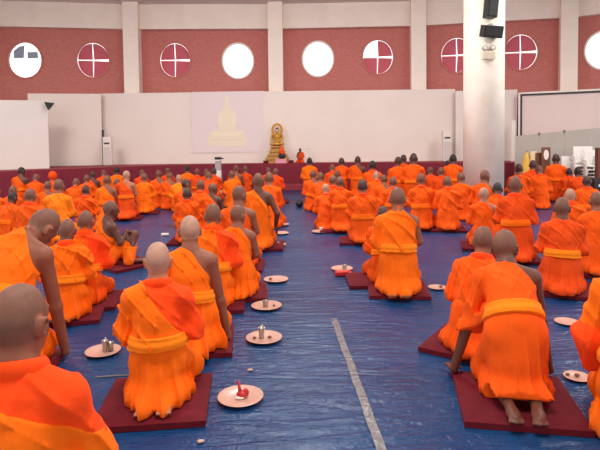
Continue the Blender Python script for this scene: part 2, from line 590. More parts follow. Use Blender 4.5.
    n5 = noise(rs, x, y, z * .5, 4)
    pl = (1 - np.abs(np.sin(ang * 5.5 + 1.8 * n3 + 4 * qx * z))) ** 2
    pl2 = (1 - np.abs(np.sin(ang * 11 + 2.4 * n3 + 1))) ** 3
    dep = np.clip((P0[2] + .08 - z) / max(hz, .15), 0.2, 1)
    fl = fold * (-.042 * pl * dep * np.clip(.5 + n5, .1, 1) - .020 * pl2 * dep - .014 * n5 + .020)
    lf = np.minimum(S_.F + fl, np.maximum(CL - max(.0045, vox * .5), qz - .12))
    lf = np.maximum(lf, qz - (zs + .0))
    lf = np.maximum(lf, .003 - z)
    # feet come out at the back
    if feet:
        an = LEG[1][2]
        lf = np.maximum(lf, np.minimum(feet - z + .25 * (y - an[1]) + .015 * n3, (an[1] + .10) - y))
        lf = np.maximum(lf, (an[1] - .06) - y)
    S_.F = lf.astype(np.float32)
    r = S_.mesh('lower_robe')
    if r: parts['lower_robe'] = r[0]
    # --- sash
    if sash:
        Sb = Vol(lo, hi, vox)
        Sb.ell(w(0, 0, .10), (.166 * wide, .146, .16), Rt, k=.05)
        Sb.F = np.minimum(Sb.F, CL - .02)
        sz = np.abs(qz - zs - .0) - .044
        sf = np.maximum(Sb.F - .009 + .003 * np.sin(qz * 110 + 2 * n1), sz)
        sf = np.maximum(sf, np.sqrt((qx / 1.15) ** 2 + qy ** 2) - .215)
        # leave out the arms
        Sb.F = sf.astype(np.float32)
        r = Sb.mesh('sash')
        if r: parts['sash'] = r[0]
    # --- body face materials
    cen = bp[bq].mean(1)
    loc = (cen - HC) @ Rh / HS
    scalp = (loc[:, 2] > -.055 + np.maximum(0, loc[:, 1] + .02) * .95) & (np.linalg.norm(loc, axis=1) < .16) & (loc[:, 1] < .075)
    scalp &= ~((np.abs(loc[:, 0]) > .068) & (np.abs(loc[:, 1]) < .035) & (loc[:, 2] < .03))
    eye = np.zeros(len(cen), bool)
    for s in (1, -1):
        eye |= (np.linalg.norm((loc - V3(.03 * s, .092, .004)) / V3(1, 1.2, .75), axis=1) < .0105)
    lip = (np.abs(loc[:, 0]) < .022) & (np.abs(loc[:, 2] + .061) < .008) & (loc[:, 1] > .08)
    idx = np.zeros(len(cen), np.int32)
    idx[scalp] = 1; idx[eye] = 2; idx[lip] = 3
    for m in ('skin_mid', 'scalp_mid', 'eye', 'lip'):
        bme.materials.append(MATS[m])
    bme.polygons.foreach_set('material_index', idx)
    top = bp[np.argmax(bp[:, 2])]
    for k_, mm in (('upper_robe', 'robe_a'), ('lower_robe', 'robe_a'), ('sash', 'sash_a'), ('shoulder_cloth', 'inner_a'), ('collar_cloth', 'inner_a')):
        if k_ in parts: parts[k_].materials.append(MATS[mm])
    FIG[key] = (parts, top, P0)
    return FIG[key]

mat('skin_mid', (138, 80, 58), .5, var=.12, vscale=14, spec=.4)
mat('skin_dark', (100, 56, 42), .5, var=.12, vscale=14, spec=.4)
mat('skin_light', (174, 108, 80), .5, var=.1, vscale=14, spec=.4)
mat('scalp_mid', (116, 73, 56), .6, var=.16, vscale=30, bump=.1, bscale=300)
mat('scalp_light', (176, 132, 112), .6, var=.14, vscale=30, bump=.1, bscale=300)
mat('scalp_dark', (76, 48, 41), .6, var=.16, vscale=30, bump=.1, bscale=300)
mat('scalp_black', (44, 34, 34), .65, var=.16, vscale=30, bump=.1, bscale=300)
mat('eye', (30, 22, 20), .25)
mat('lip', (122, 66, 58), .5)
ROBES = {'a': (249, 108, 14), 'b': (238, 88, 16), 'c': (228, 76, 20), 'd': (252, 128, 24), 'e': (240, 92, 24)}
for k_, c_ in ROBES.items():
    mat('robe_' + k_, c_, .85, var=.10, vscale=5, bump=.35, bscale=16, sheen=.15, spec=.15, stretch=(1, 1, .55))
mat('sash_a', (252, 130, 20), .8, var=.08, vscale=8, bump=.25, bscale=24, sheen=.1, spec=.15, stretch=(1, 1, 5))
mat('inner_a', (250, 74, 20), .85, var=.08, vscale=6, bump=.3, bscale=18, sheen=.15, spec=.15)
mat('inner_b', (226, 52, 22), .85, var=.08, vscale=6, bump=.3, bscale=18, sheen=.15, spec=.15)

def slot(o, i, m):
    s = o.material_slots[i]
    s.link = 'OBJECT'
    s.material = MATS[m]

SCALES = []
def place_person(key, px, py, d, yaw, label, group, robe='a', skin='mid', scalp=None, inner='a', base_z=.045, scale=None, params=None, cushion=True, mat_yaw=None, mat_off=(0, .1)):
    parts, top, P0 = build_fig(key, **(params or VARIANTS[key]))
    for _ in range(40):
        if (at(px, py, d).z - base_z) / top[2] > .81 or scale: break
        d *= .985
    T = at(px, py, d)
    s = (T.z - base_z) / top[2] if scale is None else scale
    SCALES.append((round(s, 2), key, px, py, d))
    c, sn = math.cos(yaw), math.sin(yaw)
    tx, ty = s * top[0], s * top[1]
    r = empty('person', (T.x - (c * tx - sn * ty), T.y - (sn * tx + c * ty), base_z), yaw)
    r.scale = (s, s, s)
    tag(r, label, 'person', group)
    objs = {}
    for nm in ('body', 'upper_robe', 'lower_robe', 'shoulder_cloth', 'collar_cloth', 'sash'):
        if nm not in parts: continue
        o = link_mesh(nm, parts[nm], None, r)
        if nm == 'body':
            slot(o, 0, 'skin_' + skin); slot(o, 1, 'scalp_' + (scalp or skin))
        elif nm in ('upper_robe', 'lower_robe'):
            slot(o, 0, 'robe_' + robe)
        elif nm in ('shoulder_cloth', 'collar_cloth'):
            slot(o, 0, 'inner_' + inner)
            o['label'] = 'red-orange inner cloth'
        elif nm == 'sash':
            o['label'] = 'yellow waist sash'
            slot(o, 0, 'sash_a' if d < 6.5 else 'robe_a')
            if d >= 6.5: o['label'] = 'waist sash'
    return r
# ------------------------------------------------------------------ the assembly: kinds of pose
def var(vox, **k): return dict(vox=vox, **k)
FV, MV, NV = .0155, .0105, .0075
VARIANTS = {
 'f_collar': var(FV, style='both', collar=True, seed=11),
 'f_both': var(FV, style='both', sash=False, seed=12, lean=.12, hyaw=.3),
 'f_bare': var(FV, style='bare', seed=13),
 'f_bareR': var(FV, style='bare', seed=14, hyaw=-.9, sash=False),
 'f_bareL': var(FV, style='bare', seed=15, hyaw=.6),
 'f_tall': var(FV, style='both', hz=.36, seed=16),
 'f_tallbare': var(FV, style='bare', hz=.36, seed=17, hyaw=-.3),
 'f_slump': var(FV, style='both', collar=True, lean=.22, hpitch=.45, seed=18, sash=False),
 'f_slumpbare': var(FV, style='bare', lean=.2, hpitch=.4, seed=19),
 'f_red': var(FV, style='red', seed=20),
 'f_hood': var(FV, style='both', hood=True, seed=21, sash=False),
 'm_collar': var(MV, style='both', collar=True, seed=31, hpitch=.1),
 'm_collar2': var(MV, style='both', collar=True, seed=32, sash=False, lean=.16, hpitch=.2),
 'm_both': var(MV, style='both', seed=33, sash=False, lean=.15),
 'm_bare': var(MV, style='bare', seed=34),
 'm_bareR': var(MV, style='bare', seed=35, hyaw=-.5, sash=False, cut=((.04, .475), (.19, .28))),
 'm_tall': var(MV, style='both', hz=.34, seed=36, collar=True),
 'm_tallbare': var(MV, style='bare', hz=.33, seed=37, armR='side', armRW=(.25, .1, .28), sash=False),
 'm_red': var(MV, style='red', seed=38, cut=((-.04, .47), (.19, .12))),
 'm_slump': var(MV, style='both', collar=True, lean=.28, hpitch=.45, seed=39),
 'm_armdown': var(MV, style='bare', armR='floor', armRW=(.27, .22, .05), seed=40, sash=False),
 'm_flap': var(NV, fold=1.45, style='red', seed=41, lean=.14, cut=((.045, .47), (.13, .05))),
 # one of a kind
 'sidesit': var(.0095, style='bare', hz=.13, seed=51, armR='knee', hyaw=-.25, hpitch=.1, lean=.1, sash=False,
    legs={1: [(.09, 0, .11), (.17, .34, .37), (.30, .16, .05), (.36, .34, .03)], -1: [(-.09, 0, .11), (-.26, .30, .09), (.02, .33, .06), (.16, .30, .04)]}),
 'sage': var(NV, fold=1.45, style='red', seed=52, cut=((-.075, .47), (.19, .09)), hpitch=.0, lean=.03, wide=.96, collar=True, hz=.27, skirtflare=1.06),
 'lookdown': var(NV, fold=1.45, style='bare', seed=53, hz=.38, lean=.45, side=.16, twist=-.12, hyaw=-.6, hpitch=.7, hroll=.1, hoff=(.03, .05, -.05), armR='side', armRW=(.30, .26, .03), wide=1.15, cut=((.0, .53), (.18, .24))),
 'propped': var(NV, fold=1.45, style='bare', seed=54, hz=.29, armR='side', armRW=(.28, .12, .03), hyaw=.25, hpitch=.05, wide=1.03, cut=((.0, .475), (.205, .17))),
 'front_red': var(NV, style='red', seed=55, cut=((-.25, .50), (.19, .27)), hpitch=.05, lean=.02, hyaw=-.25, collar=True, wide=.88),
 'flap': var(NV, fold=1.45, style='both', collar=True, seed=56, lean=.16, hpitch=.3),
 'kneel_sash': var(NV, style='bare', seed=57, hz=.33, lean=.1, hpitch=.15, wide=1.12, cut=((.07, .475), (.21, .32))),
 'roll_collar': var(NV, fold=1.0, style='both', collar=True, seed=58, sash=False, lean=.32, hpitch=.1, hyaw=.1, wide=1.2, skirtflare=1.2),
 'crouch': var(.0072, style='bare', seed=59, hz=.42, lean=.72, side=-.03, hpitch=-.3, hyaw=-.6, armR='floor', armL='floor', armRW=(.30, .36, .03), armLW=(-.36, .27, .03),
    feet=.10, cuff=.12, wide=1.04, cut=((.02, .475), (.205, .24))),
 'sash_dark': var(NV, style='both', seed=60, hz=.29, lean=.1, hpitch=.05, hyaw=-.2, wide=1.06),
 'edge_red': var(NV, style='both', collar='elbow', flapside=-1, seed=61, hpitch=.2, wide=1.0),
}
LG, RG = 'people seated left of the aisle', 'people seated right of the aisle'
# key, px, py of the head's top, distance, extra turn, robe, skin, scalp, label
PEOPLE_L = [
 ('front_red', 17, 284, 1.86, -.05, 'a', 'mid', 'mid', 'person at the lower left corner, closest to the camera, only head and shoulders in view'),
 ('sage', 157.5, 242, 3.15, .0, 'a', 'light', 'light', 'person with pale shaved head, red-orange right sleeve and yellow sash, kneeling on front left cushion'),
 ('lookdown', 45, 208.5, 3.8, .0, 'a', 'mid', 'mid', 'big person looking down to the right, bare right arm propped straight on the cushion'),
 ('propped', 189, 215.5, 3.95, .0, 'a', 'mid', 'light', 'person with bare right arm straight down, kneeling just beyond the pale-headed person in red sleeve'),
 ('flap', 67, 219, 4.75, .05, 'a', 'dark', 'mid', 'person half hidden behind the big person looking down, light orange robe and yellow sash'),
 ('m_flap', 85.5, 210.5, 5.1, .0, 'b', 'mid', 'mid', 'person with long red-orange cloth over right shoulder, left of the person gripping a knee'),
 ('m_flap', 213, 203.5, 5.0, -.05, 'a', 'mid', 'mid', 'person with red collar in aisle row, directly beyond the person with straight bare right arm'),
 ('sidesit', 110, 200.5, 6.6, -.75, 'a', 'dark', 'mid', 'person sitting sideways with bare back, one arm stretched onto a raised knee'),
 ('m_bareR', 237.5, 205, 5.3, .0, 'a', 'mid', 'mid', 'person with bare right shoulder in aisle row, nearest to the third aisle plate'),
 ('m_bareR', 239, 185.5, 6.4, -.1, 'b', 'mid', 'mid', 'person with head turned right, head just above another shaved head in the aisle row'),
 ('m_tallbare', 258, 173, 7.6, .05, 'a', 'dark', 'mid', 'tall kneeling person with long bare right arm at the left edge of the aisle'),
 ('m_both', 269, 172, 9.5, .0, 'b', 'mid', 'mid', 'aisle-edge person in plain orange robe just beyond the tall person with long bare arm'),
 ('f_red', 275.5, 168, 13.3, .0, 'c', 'mid', 'mid', 'aisle-edge person in deep red-orange robe, below the gold statue'),
 ('f_slump', 268, 167, 14.6, .3, 'b', 'mid', 'mid', 'far person bending forward under the left end of the gold statue base'),
 ('f_bare', 236, 165, 14.2, .0, 'a', 'mid', 'mid', 'far person in bright orange robe close to the stage, right of the white stand'),
 ('f_both', 245, 165.5, 14.4, -.1, 'c', 'mid', 'mid', 'far person in reddish robe between the white stand and the gold statue'),
 ('f_both', 231.5, 170.5, 12.2, .0, 'a', 'mid', 'mid', 'person with broad orange back, seated just right of the white stand'),
 ('f_collar', 213.5, 167.5, 13.2, -.1, 'c', 'mid', 'dark', 'dark-headed person in red-orange robe touching the left side of the white stand'),
 ('f_bare', 158.5, 170, 12.4, .0, 'b', 'mid', 'mid', 'person with long orange robe reaching the open floor, left of a person with tilted back'),
 ('f_slumpbare', 170, 172, 12.2, -.2, 'b', 'mid', 'mid', 'person with tilted back and bare shoulder, under the left side of the projected picture'),
 ('f_both', 167.5, 167.5, 14.4, .0, 'c', 'mid', 'mid', 'small far person near the stage, left of the dark-haired person under the projection edge'),
 ('f_both', 187, 165.3, 14.3, .0, 'a', 'mid', 'black', 'far dark-haired person near the stage under the left edge of the projection'),
 ('f_both', 178.5, 174.5, 12.0, .1, 'd', 'light', 'light', 'person in pale yellow-orange robe before the far dark-haired person'),
 ('f_bareR', 186, 178.7, 9.6, .0, 'b', 'mid', 'dark', 'person whose head sits directly above another dark head, left middle'),
 ('m_collar', 187, 187.5, 8.3, -.05, 'b', 'dark', 'dark', 'dark-headed person with red collar and full orange robe beside the bare blue floor'),
 ('f_collar', 200.5, 179.5, 9.3, -.1, 'b', 'mid', 'mid', 'person with red collar and orange robe, right of two stacked dark heads'),
 ('f_slump', 208.5, 171.5, 11.7, .0, 'c', 'mid', 'mid', 'person with greyish head left of and before the white stand'),
 ('f_bareR', 212.5, 183, 9.2, -.1, 'b', 'dark', 'mid', 'person with bare right shoulder and head turned, below the white stand'),
 ('f_both', 206, 168.5, 14.6, .1, 'c', 'mid', 'mid', 'far small person in reddish robe, left of the dark head beside the white stand'),
 ('f_collar', 197, 168.5, 14.2, .0, 'c', 'mid', 'mid', 'far small person right of the dark-haired person under the projection'),
 ('f_tallbare', 126, 170.5, 10.5, .0, 'c', 'light', 'light', 'person with light grey head, red-orange robe and clear yellow sash, left middle rows'),
 ('f_both', 144, 173, 11.3, .05, 'a', 'mid', 'mid', 'person in wide orange robe, right neighbour of the light-headed person with yellow sash'),
 ('f_slump', 142, 169.5, 13.7, .0, 'c', 'mid', 'mid', 'far person partly hidden behind the wide orange back right of the yellow sash'),
 ('f_both', 116.5, 166.5, 13.8, .0, 'a', 'dark', 'black', 'far person with black hair just right of the column loudspeaker on the stage'),
 ('f_slump', 117, 178.5, 12.0, .0, 'c', 'mid', 'mid', 'person with lowered head between a bare brown back and the light-headed person'),
 ('f_bare', 107, 175, 10.4, .0, 'a', 'mid', 'mid', 'person with bare brown right back, beneath the column loudspeaker'),
 ('f_slump', 104, 169.5, 13.9, .0, 'b', 'mid', 'mid', 'far person whose small head shows just under the column loudspeaker'),
 ('f_bareL', 92.5, 171, 13.2, .0, 'c', 'dark', 'dark', 'far dark-headed person left of the column loudspeaker'),
 ('f_both', 86.5, 174.5, 12.6, .0, 'b', 'mid', 'mid', 'far person in orange robe, right behind the dark head with red collar'),
 ('f_collar', 85.5, 185, 9.5, -.1, 'b', 'mid', 'dark', 'dark-headed person with red collar, seated before the gap between two wall panels'),
 ('f_slump', 76, 178, 11.9, .0, 'b', 'mid', 'mid', 'person partly hidden right of the large pale head in the left rows'),
 ('m_both', 58.5, 178.8, 8.6, .0, 'd', 'mid', 'mid', 'person with large pale head and broad light orange back, left rows'),
 ('f_bare', 47.5, 181, 10.2, .0, 'b', 'mid', 'mid', 'person with grey head and bare right shoulder, left of the large pale head'),
 ('f_hood', 52.4, 171.5, 11.7, .0, 'c', 'mid', 'mid', 'person with orange cloth covering the head, near the left wall panels'),
 ('f_slump', 36, 173.5, 12.4, .0, 'b', 'mid', 'mid', 'person with lowered head and broad shoulders, right of the upright slim person'),
 ('f_tallbare', 21, 167, 12.6, -.15, 'b', 'dark', 'black', 'upright slim person with black hair and bare right shoulder at far left'),
 ('m_collar2', 30, 188.5, 7.6, -.1, 'b', 'mid', 'mid', 'person with grey head and red collar, above the big person looking down'),
 ('m_slump', 12.5, 192, 8.7, -.4, 'b', 'dark', 'black', 'dark-haired person leaning right, second row beyond the left edge corner'),
 ('f_slump', 13, 185.5, 11.0, .0, 'b', 'mid', 'mid', 'person mostly hidden behind the dark-haired leaning person at far left'),
 ('f_both', -4, 186, 9.8, .0, 'b', 'mid', 'mid', 'person cut off by the left picture edge, only an orange sleeve in view'),
]
PEOPLE_R = [
 ('crouch', 505, 229.5, 3.4, .10, 'b', 'dark', 'mid', 'person crouching forward on both hands, yellow sash and bare soles towards the camera'),
 ('roll_collar', 483, 226, 3.95, -.3, 'b', 'mid', 'mid', 'person with rolled bright red collar, left of the crouching person'),
 ('kneel_sash', 397.5, 187, 5.35, .0, 'a', 'mid', 'mid', 'large kneeling person with yellow sash and bare shoulders at the right edge of the aisle'),
 ('sash_dark', 562, 197, 5.3, .0, 'c', 'dark', 'mid', 'person with dark head, deep orange robe and sash, behind the crouching person'),
 ('edge_red', 650, 215, 2.75, -.1, 'a', 'mid', 'mid', 'person cut off by the right picture edge, orange robe over a red sleeve'),
 ('m_both', 597, 191.5, 6.0, .1, 'b', 'mid', 'mid', 'person partly cut by the right edge, behind the red-sleeved person'),
 ('m_slump', 383, 206, 5.9, .1, 'b', 'dark', 'dark', 'person with lowered head hidden at the left side of the large kneeling person'),
 ('m_collar', 362.5, 179, 7.9, .05, 'b', 'mid', 'dark', 'person with red collar and full orange robe, left of the large bare-shouldered person'),
 ('m_tall', 340, 176.5, 8.9, .0, 'b', 'mid', 'mid', 'red-collared aisle-edge person just beyond the plate with a small white cup'),
 ('f_collar', 333, 175, 10.0, .0, 'c', 'mid', 'mid', 'person whose head overlaps the left side of the red-collared head at the aisle'),
 ('f_slump', 325.5, 183.5, 9.8, .1, 'b', 'light', 'light', 'person with low bowed head showing a white shine, right edge of the aisle'),
 ('f_bare', 313, 170, 11.6, .0, 'b', 'mid', 'mid', 'person with blurred grey head, left of two at the far right aisle edge'),
 ('f_both', 320, 172, 11.1, .0, 'b', 'mid', 'mid', 'person right of the blurred grey head at the far aisle edge'),
 ('f_tall', 309.5, 157.5, 14.6, .0, 'a', 'dark', 'black', 'upright far person closest to the small robed figure on the stage'),
 ('f_slump', 332, 164, 14.0, .0, 'c', 'mid', 'mid', 'far person with lowered head between two upright far people'),
 ('f_tall', 341.5, 157.5, 14.4, .0, 'b', 'dark', 'dark', 'upright far person, middle one of three upright heads right of the aisle'),
 ('f_bareR', 337, 170.5, 12.8, .0, 'c', 'mid', 'mid', 'person below the middle upright far person, seen sideways'),
 ('f_tallbare', 357.5, 156, 14.2, .0, 'b', 'dark', 'dark', 'upright far person with bare right arm, above the dark head with red collar'),
 ('f_collar', 372.5, 160.5, 12.8, .0, 'b', 'dark', 'black', 'far broad-backed person right of the upright bare-armed person'),
 ('f_tall', 398, 156.5, 12.8, .0, 'b', 'dark', 'dark', 'left and nearer of two close far heads left of the square-shouldered person'),
 ('f_tall', 403.5, 154.5, 14.2, -.4, 'c', 'dark', 'dark', 'far person between the tallest far person and the head left of it'),
 ('f_tall', 413.5, 153, 12.2, .0, 'b', 'dark', 'dark', 'tallest kneeling person in the far middle right, wide square shoulders'),
 ('f_bare', 384, 174.5, 10.6, .0, 'b', 'mid', 'mid', 'person with grey head and folded robe, two rows beyond the large kneeling person'),
 ('f_slump', 389.5, 169, 12.9, .0, 'c', 'mid', 'mid', 'small far head just under the close pair of upright heads'),
 ('f_collar', 393, 176.5, 9.7, .0, 'b', 'mid', 'mid', 'person with red collar right above the head of the large kneeling person'),
 ('f_slump', 376.5, 171, 11.2, .0, 'b', 'light', 'light', 'person with light head left of the grey head with folded robe'),
 ('m_collar', 421, 173, 9.0, .0, 'b', 'mid', 'mid', 'person with red collar and sash, right behind the large kneeling person'),
 ('f_both', 430, 166.5, 13.0, .0, 'c', 'mid', 'mid', 'far person in reddish robe right of the tallest far person'),
 ('f_collar', 441, 167, 11.8, .0, 'c', 'mid', 'mid', 'person with red collar left of the person standing up near the white pillar'),
 ('f_both', 447.5, 160.5, 14.6, .0, 'c', 'dark', 'black', 'far person under the right column loudspeaker'),
 ('f_tall', 453, 154, 12.8, .0, 'b', 'dark', 'black', 'upright dark-haired person just left of the white pillar'),
 ('m_collar2', 447, 176, 8.9, .0, 'b', 'mid', 'mid', 'person with red collar and wide robe, left of the pillar and of a plain-backed person'),
 ('f_both', 460.5, 172, 10.1, .0, 'b', 'mid', 'mid', 'person with round plain orange back at the left foot of the pillar'),
 ('m_bareR', 485, 169.8, 9.4, -.1, 'b', 'mid', 'mid', 'person with long neck and face turned right in front of the pillar'),
 ('m_bareR', 484, 187.5, 7.4, .1, 'b', 'light', 'light', 'light-headed person with bare right shoulder, below the long-necked person at the pillar'),
 ('m_slump', 497.5, 182.3, 8.2, .0, 'b', 'dark', 'black', 'black-haired person at the right foot of the pillar'),
 ('m_tall', 515, 176, 6.7, .0, 'c', 'dark', 'mid', 'broad person with big head, red collar and sash, right of the pillar'),
 ('f_both', 518.5, 163.5, 11.2, .0, 'b', 'mid', 'dark', 'person with wide hunched back just beyond the big head right of the pillar'),
 ('f_collar', 533, 160, 12.2, .0, 'c', 'dark', 'dark', 'person with red collar in front of the yellow umbrella'),
 ('f_slump', 539, 165, 11.6, .0, 'b', 'mid', 'mid', 'person with lowered head between the yellow umbrella and the tall sashed person'),
 ('f_tall', 556, 154, 12.7, .0, 'b', 'dark', 'dark', 'tall kneeling sashed person in front of the grey divider, left of the white chairs'),
 ('f_collar', 569, 168, 12.9, .0, 'c', 'dark', 'black', 'left of two small dark heads in front of the stacked white chairs'),
 ('f_both', 577.5, 167, 11.5, .0, 'c', 'dark', 'black', 'right of two small dark heads in front of the stacked white chairs'),
 ('f_collar', 587, 175.5, 9.2, .0, 'b', 'dark', 'dark', 'person with dark head and red collar, below the stacked white chairs'),
 ('m_collar2', 570, 188.5, 7.3, -.1, 'b', 'light', 'light', 'bald light-headed person looking down, just beyond the dark head with deep orange robe'),
]
DESC_CUSHION = {}
# ------------------------------------------------------------------ palette of the hall
mat('concrete', (150, 145, 140), .8, var=.1)
mat('ceiling_paint', (236, 224, 220), .9, var=.04, vscale=1)
mat('cream', (250, 236, 224), .7, var=.05, vscale=2)
mat('cream_dark', (214, 196, 180), .7, var=.05, vscale=2)
mat('white_board', (236, 222, 214), .6, var=.03, vscale=1.2)
mat('white_board_b', (230, 220, 214), .6, var=.03, vscale=1.2)
mat('screen_cloth', (228, 208, 204), .8, var=.03, vscale=1.2)
mat('maroon_cloth', (126, 30, 50), .85, var=.15, vscale=6, sheen=.1)
mat('maroon_cushion', (98, 14, 28), .8, var=.18, vscale=14, bump=.2, bscale=40, sheen=.1, spec=.2)
mat('maroon_deep', (84, 12, 26), .8, var=.18, vscale=14, bump=.2, bscale=40, sheen=.1, spec=.2)
mat('stage_top', (150, 60, 62), .8)
mat('red_panel', (206, 92, 108), .6, var=.08, vscale=3)
mat('white_frame', (236, 228, 220), .5)
mat('dark_metal', (46, 44, 46), .5)
mat('black_plastic', (26, 26, 28), .45)
mat('white_plastic', (232, 228, 224), .45)
mat('grey_divider', (178, 168, 160), .8, var=.05, vscale=2)
mat('gold', (206, 150, 62), .36, metal=.6, var=.25, vscale=30)
mat('gold_paint', (196, 146, 74), .45, metal=.2, var=.3, vscale=25)
mat('dark_hair', (40, 30, 30), .5)
mat('face_white', (236, 214, 196), .5)
mat('plate_china', (206, 164, 148), .25, coat=.3, var=.05, vscale=10)
mat('plate_rim', (196, 150, 132), .3)
mat('steel', (170, 160, 150), .28, metal=.9)
mat('red_packet', (190, 30, 36), .4, var=.2, vscale=40)
mat('paper_white', (236, 226, 222), .6)
mat('brown_wood', (112, 66, 46), .55, var=.2, vscale=8, stretch=(1, 1, .2))
mat('yellow_cloth', (222, 176, 84), .8)
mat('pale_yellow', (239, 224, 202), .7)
mat('proj_lavender', (232, 216, 217), .7)
mat('pink_cloth', (226, 150, 170), .8)
mat('orange_flower', (246, 104, 40), .8, var=.2, vscale=60)
mat('dark_pot', (44, 34, 60), .5)
mat('blue_grey', (150, 166, 186), .6)
mat('tape', (112, 112, 116), .2, spec=.6, var=.25, vscale=9, bump=.6, bscale=30)
mat('gap_white', (236, 230, 226), .5)

def brick_mat():
    m = bpy.data.materials.new('brick'); m.use_nodes = True
    nt = m.node_tree; b = nt.nodes['Principled BSDF']
    b.inputs['Roughness'].default_value = .8
    tc = nt.nodes.new('ShaderNodeTexCoord'); mp = nt.nodes.new('ShaderNodeMapping')
    mp.inputs['Rotation'].default_value = (PI / 2, 0, 0)
    br = nt.nodes.new('ShaderNodeTexBrick')
    br.inputs['Scale'].default_value = 5
    br.inputs['Color1'].default_value = (*lin((204, 124, 114)), 1)
    br.inputs['Color2'].default_value = (*lin((194, 114, 107)), 1)
    br.inputs['Mortar'].default_value = (*lin((196, 128, 120)), 1)
    br.inputs['Mortar Size'].default_value = .012
    nt.links.new(tc.outputs['Object'], mp.inputs['Vector']); nt.links.new(mp.outputs['Vector'], br.inputs['Vector'])
    nt.links.new(br.outputs['Color'], b.inputs['Base Color'])
    MATS['brick'] = m
brick_mat()

def tarp_mat():
    m = bpy.data.materials.new('blue_tarp'); m.use_nodes = True
    nt = m.node_tree; b = nt.nodes['Principled BSDF']; N = nt.nodes.new; L = nt.links.new
    b.inputs['Roughness'].default_value = .27
    b.inputs['Specular IOR Level'].default_value = .32
    tc = N('ShaderNodeTexCoord')
    n = N('ShaderNodeTexNoise'); n.inputs['Scale'].default_value = 1.1; n.inputs['Detail'].default_value = 6
    L(tc.outputs['Object'], n.inputs['Vector'])
    r = N('ShaderNodeValToRGB')
    r.color_ramp.elements[0].position = .3; r.color_ramp.elements[1].position = .75
    r.color_ramp.elements[0].color = (*lin((12, 52, 98)), 1); r.color_ramp.elements[1].color = (*lin((24, 70, 116)), 1)
    L(n.outputs['Fac'], r.inputs['Fac']); L(r.outputs['Color'], b.inputs['Base Color'])
    # wrinkles: mostly running across the aisle, plus fine crumples
    mp = N('ShaderNodeMapping'); mp.inputs['Scale'].default_value = (.7, 3.2, 1); mp.inputs['Rotation'].default_value = (0, 0, .25)
    L(tc.outputs['Object'], mp.inputs['Vector'])
    n2 = N('ShaderNodeTexNoise'); n2.inputs['Scale'].default_value = 3.0; n2.inputs['Detail'].default_value = 6; n2.inputs['Distortion'].default_value = 1.2
    L(mp.outputs['Vector'], n2.inputs['Vector'])
    n3 = N('ShaderNodeTexNoise'); n3.inputs['Scale'].default_value = 14; n3.inputs['Detail'].default_value = 4; n3.inputs['Distortion'].default_value = 2
    L(tc.outputs['Object'], n3.inputs['Vector'])
    ad = N('ShaderNodeMath'); ad.operation = 'MULTIPLY_ADD'; ad.inputs[1].default_value = .25
    L(n3.outputs['Fac'], ad.inputs[0]); L(n2.outputs['Fac'], ad.inputs[2])
    bp = N('ShaderNodeBump'); bp.inputs['Strength'].default_value = .55; bp.inputs['Distance'].default_value = .05
    L(ad.outputs['Value'], bp.inputs['Height']); L(bp.outputs['Normal'], b.inputs['Normal'])
    MATS['blue_tarp'] = m
tarp_mat()

# ------------------------------------------------------------------ shell
B().box((0, 6, -.06), (46, 34, .12)).build('floor', MATS['concrete'], kind='structure')
WPX = [(-15, 17.1), (135, 17.9), (277, 18.1), (418, 17.9), (567, 16.9), (730, 14.9)]
PL = []
for px, d in WPX:
    p = at(px, 137, d); PL.append(Vector((p.x, p.y, 0)))
PL = [Vector((PL[0].x - 4.6, PL[0].y - 1.4, 0))] + PL
ZB, ZC = 5.22, 6.02
def on_wall(px, py, i):
    """point where a pixel's ray meets wall bay i, as (distance along the bay, height)"""
    a, b = PL[i], PL[i + 1]
    r = ray(px, py); e = b - a
    det = r.x * (-e.y) - r.y * (-e.x)
    t = (a.x * (-e.y) - a.y * (-e.x)) / det
    p = CPOS + r * t
    return (Vector((p.x, p.y, 0)) - a).dot(e.normalized()), p.z
def bay_mtx(i):
    a, b = PL[i], PL[i + 1]
    e = (b - a).normalized()
    n = Vector((-e.y, e.x, 0))
    m = Matrix(((e.x, n.x, 0), (e.y, n.y, 0), (0, 0, 1))).to_4x4()
    m.translation = a
    return m
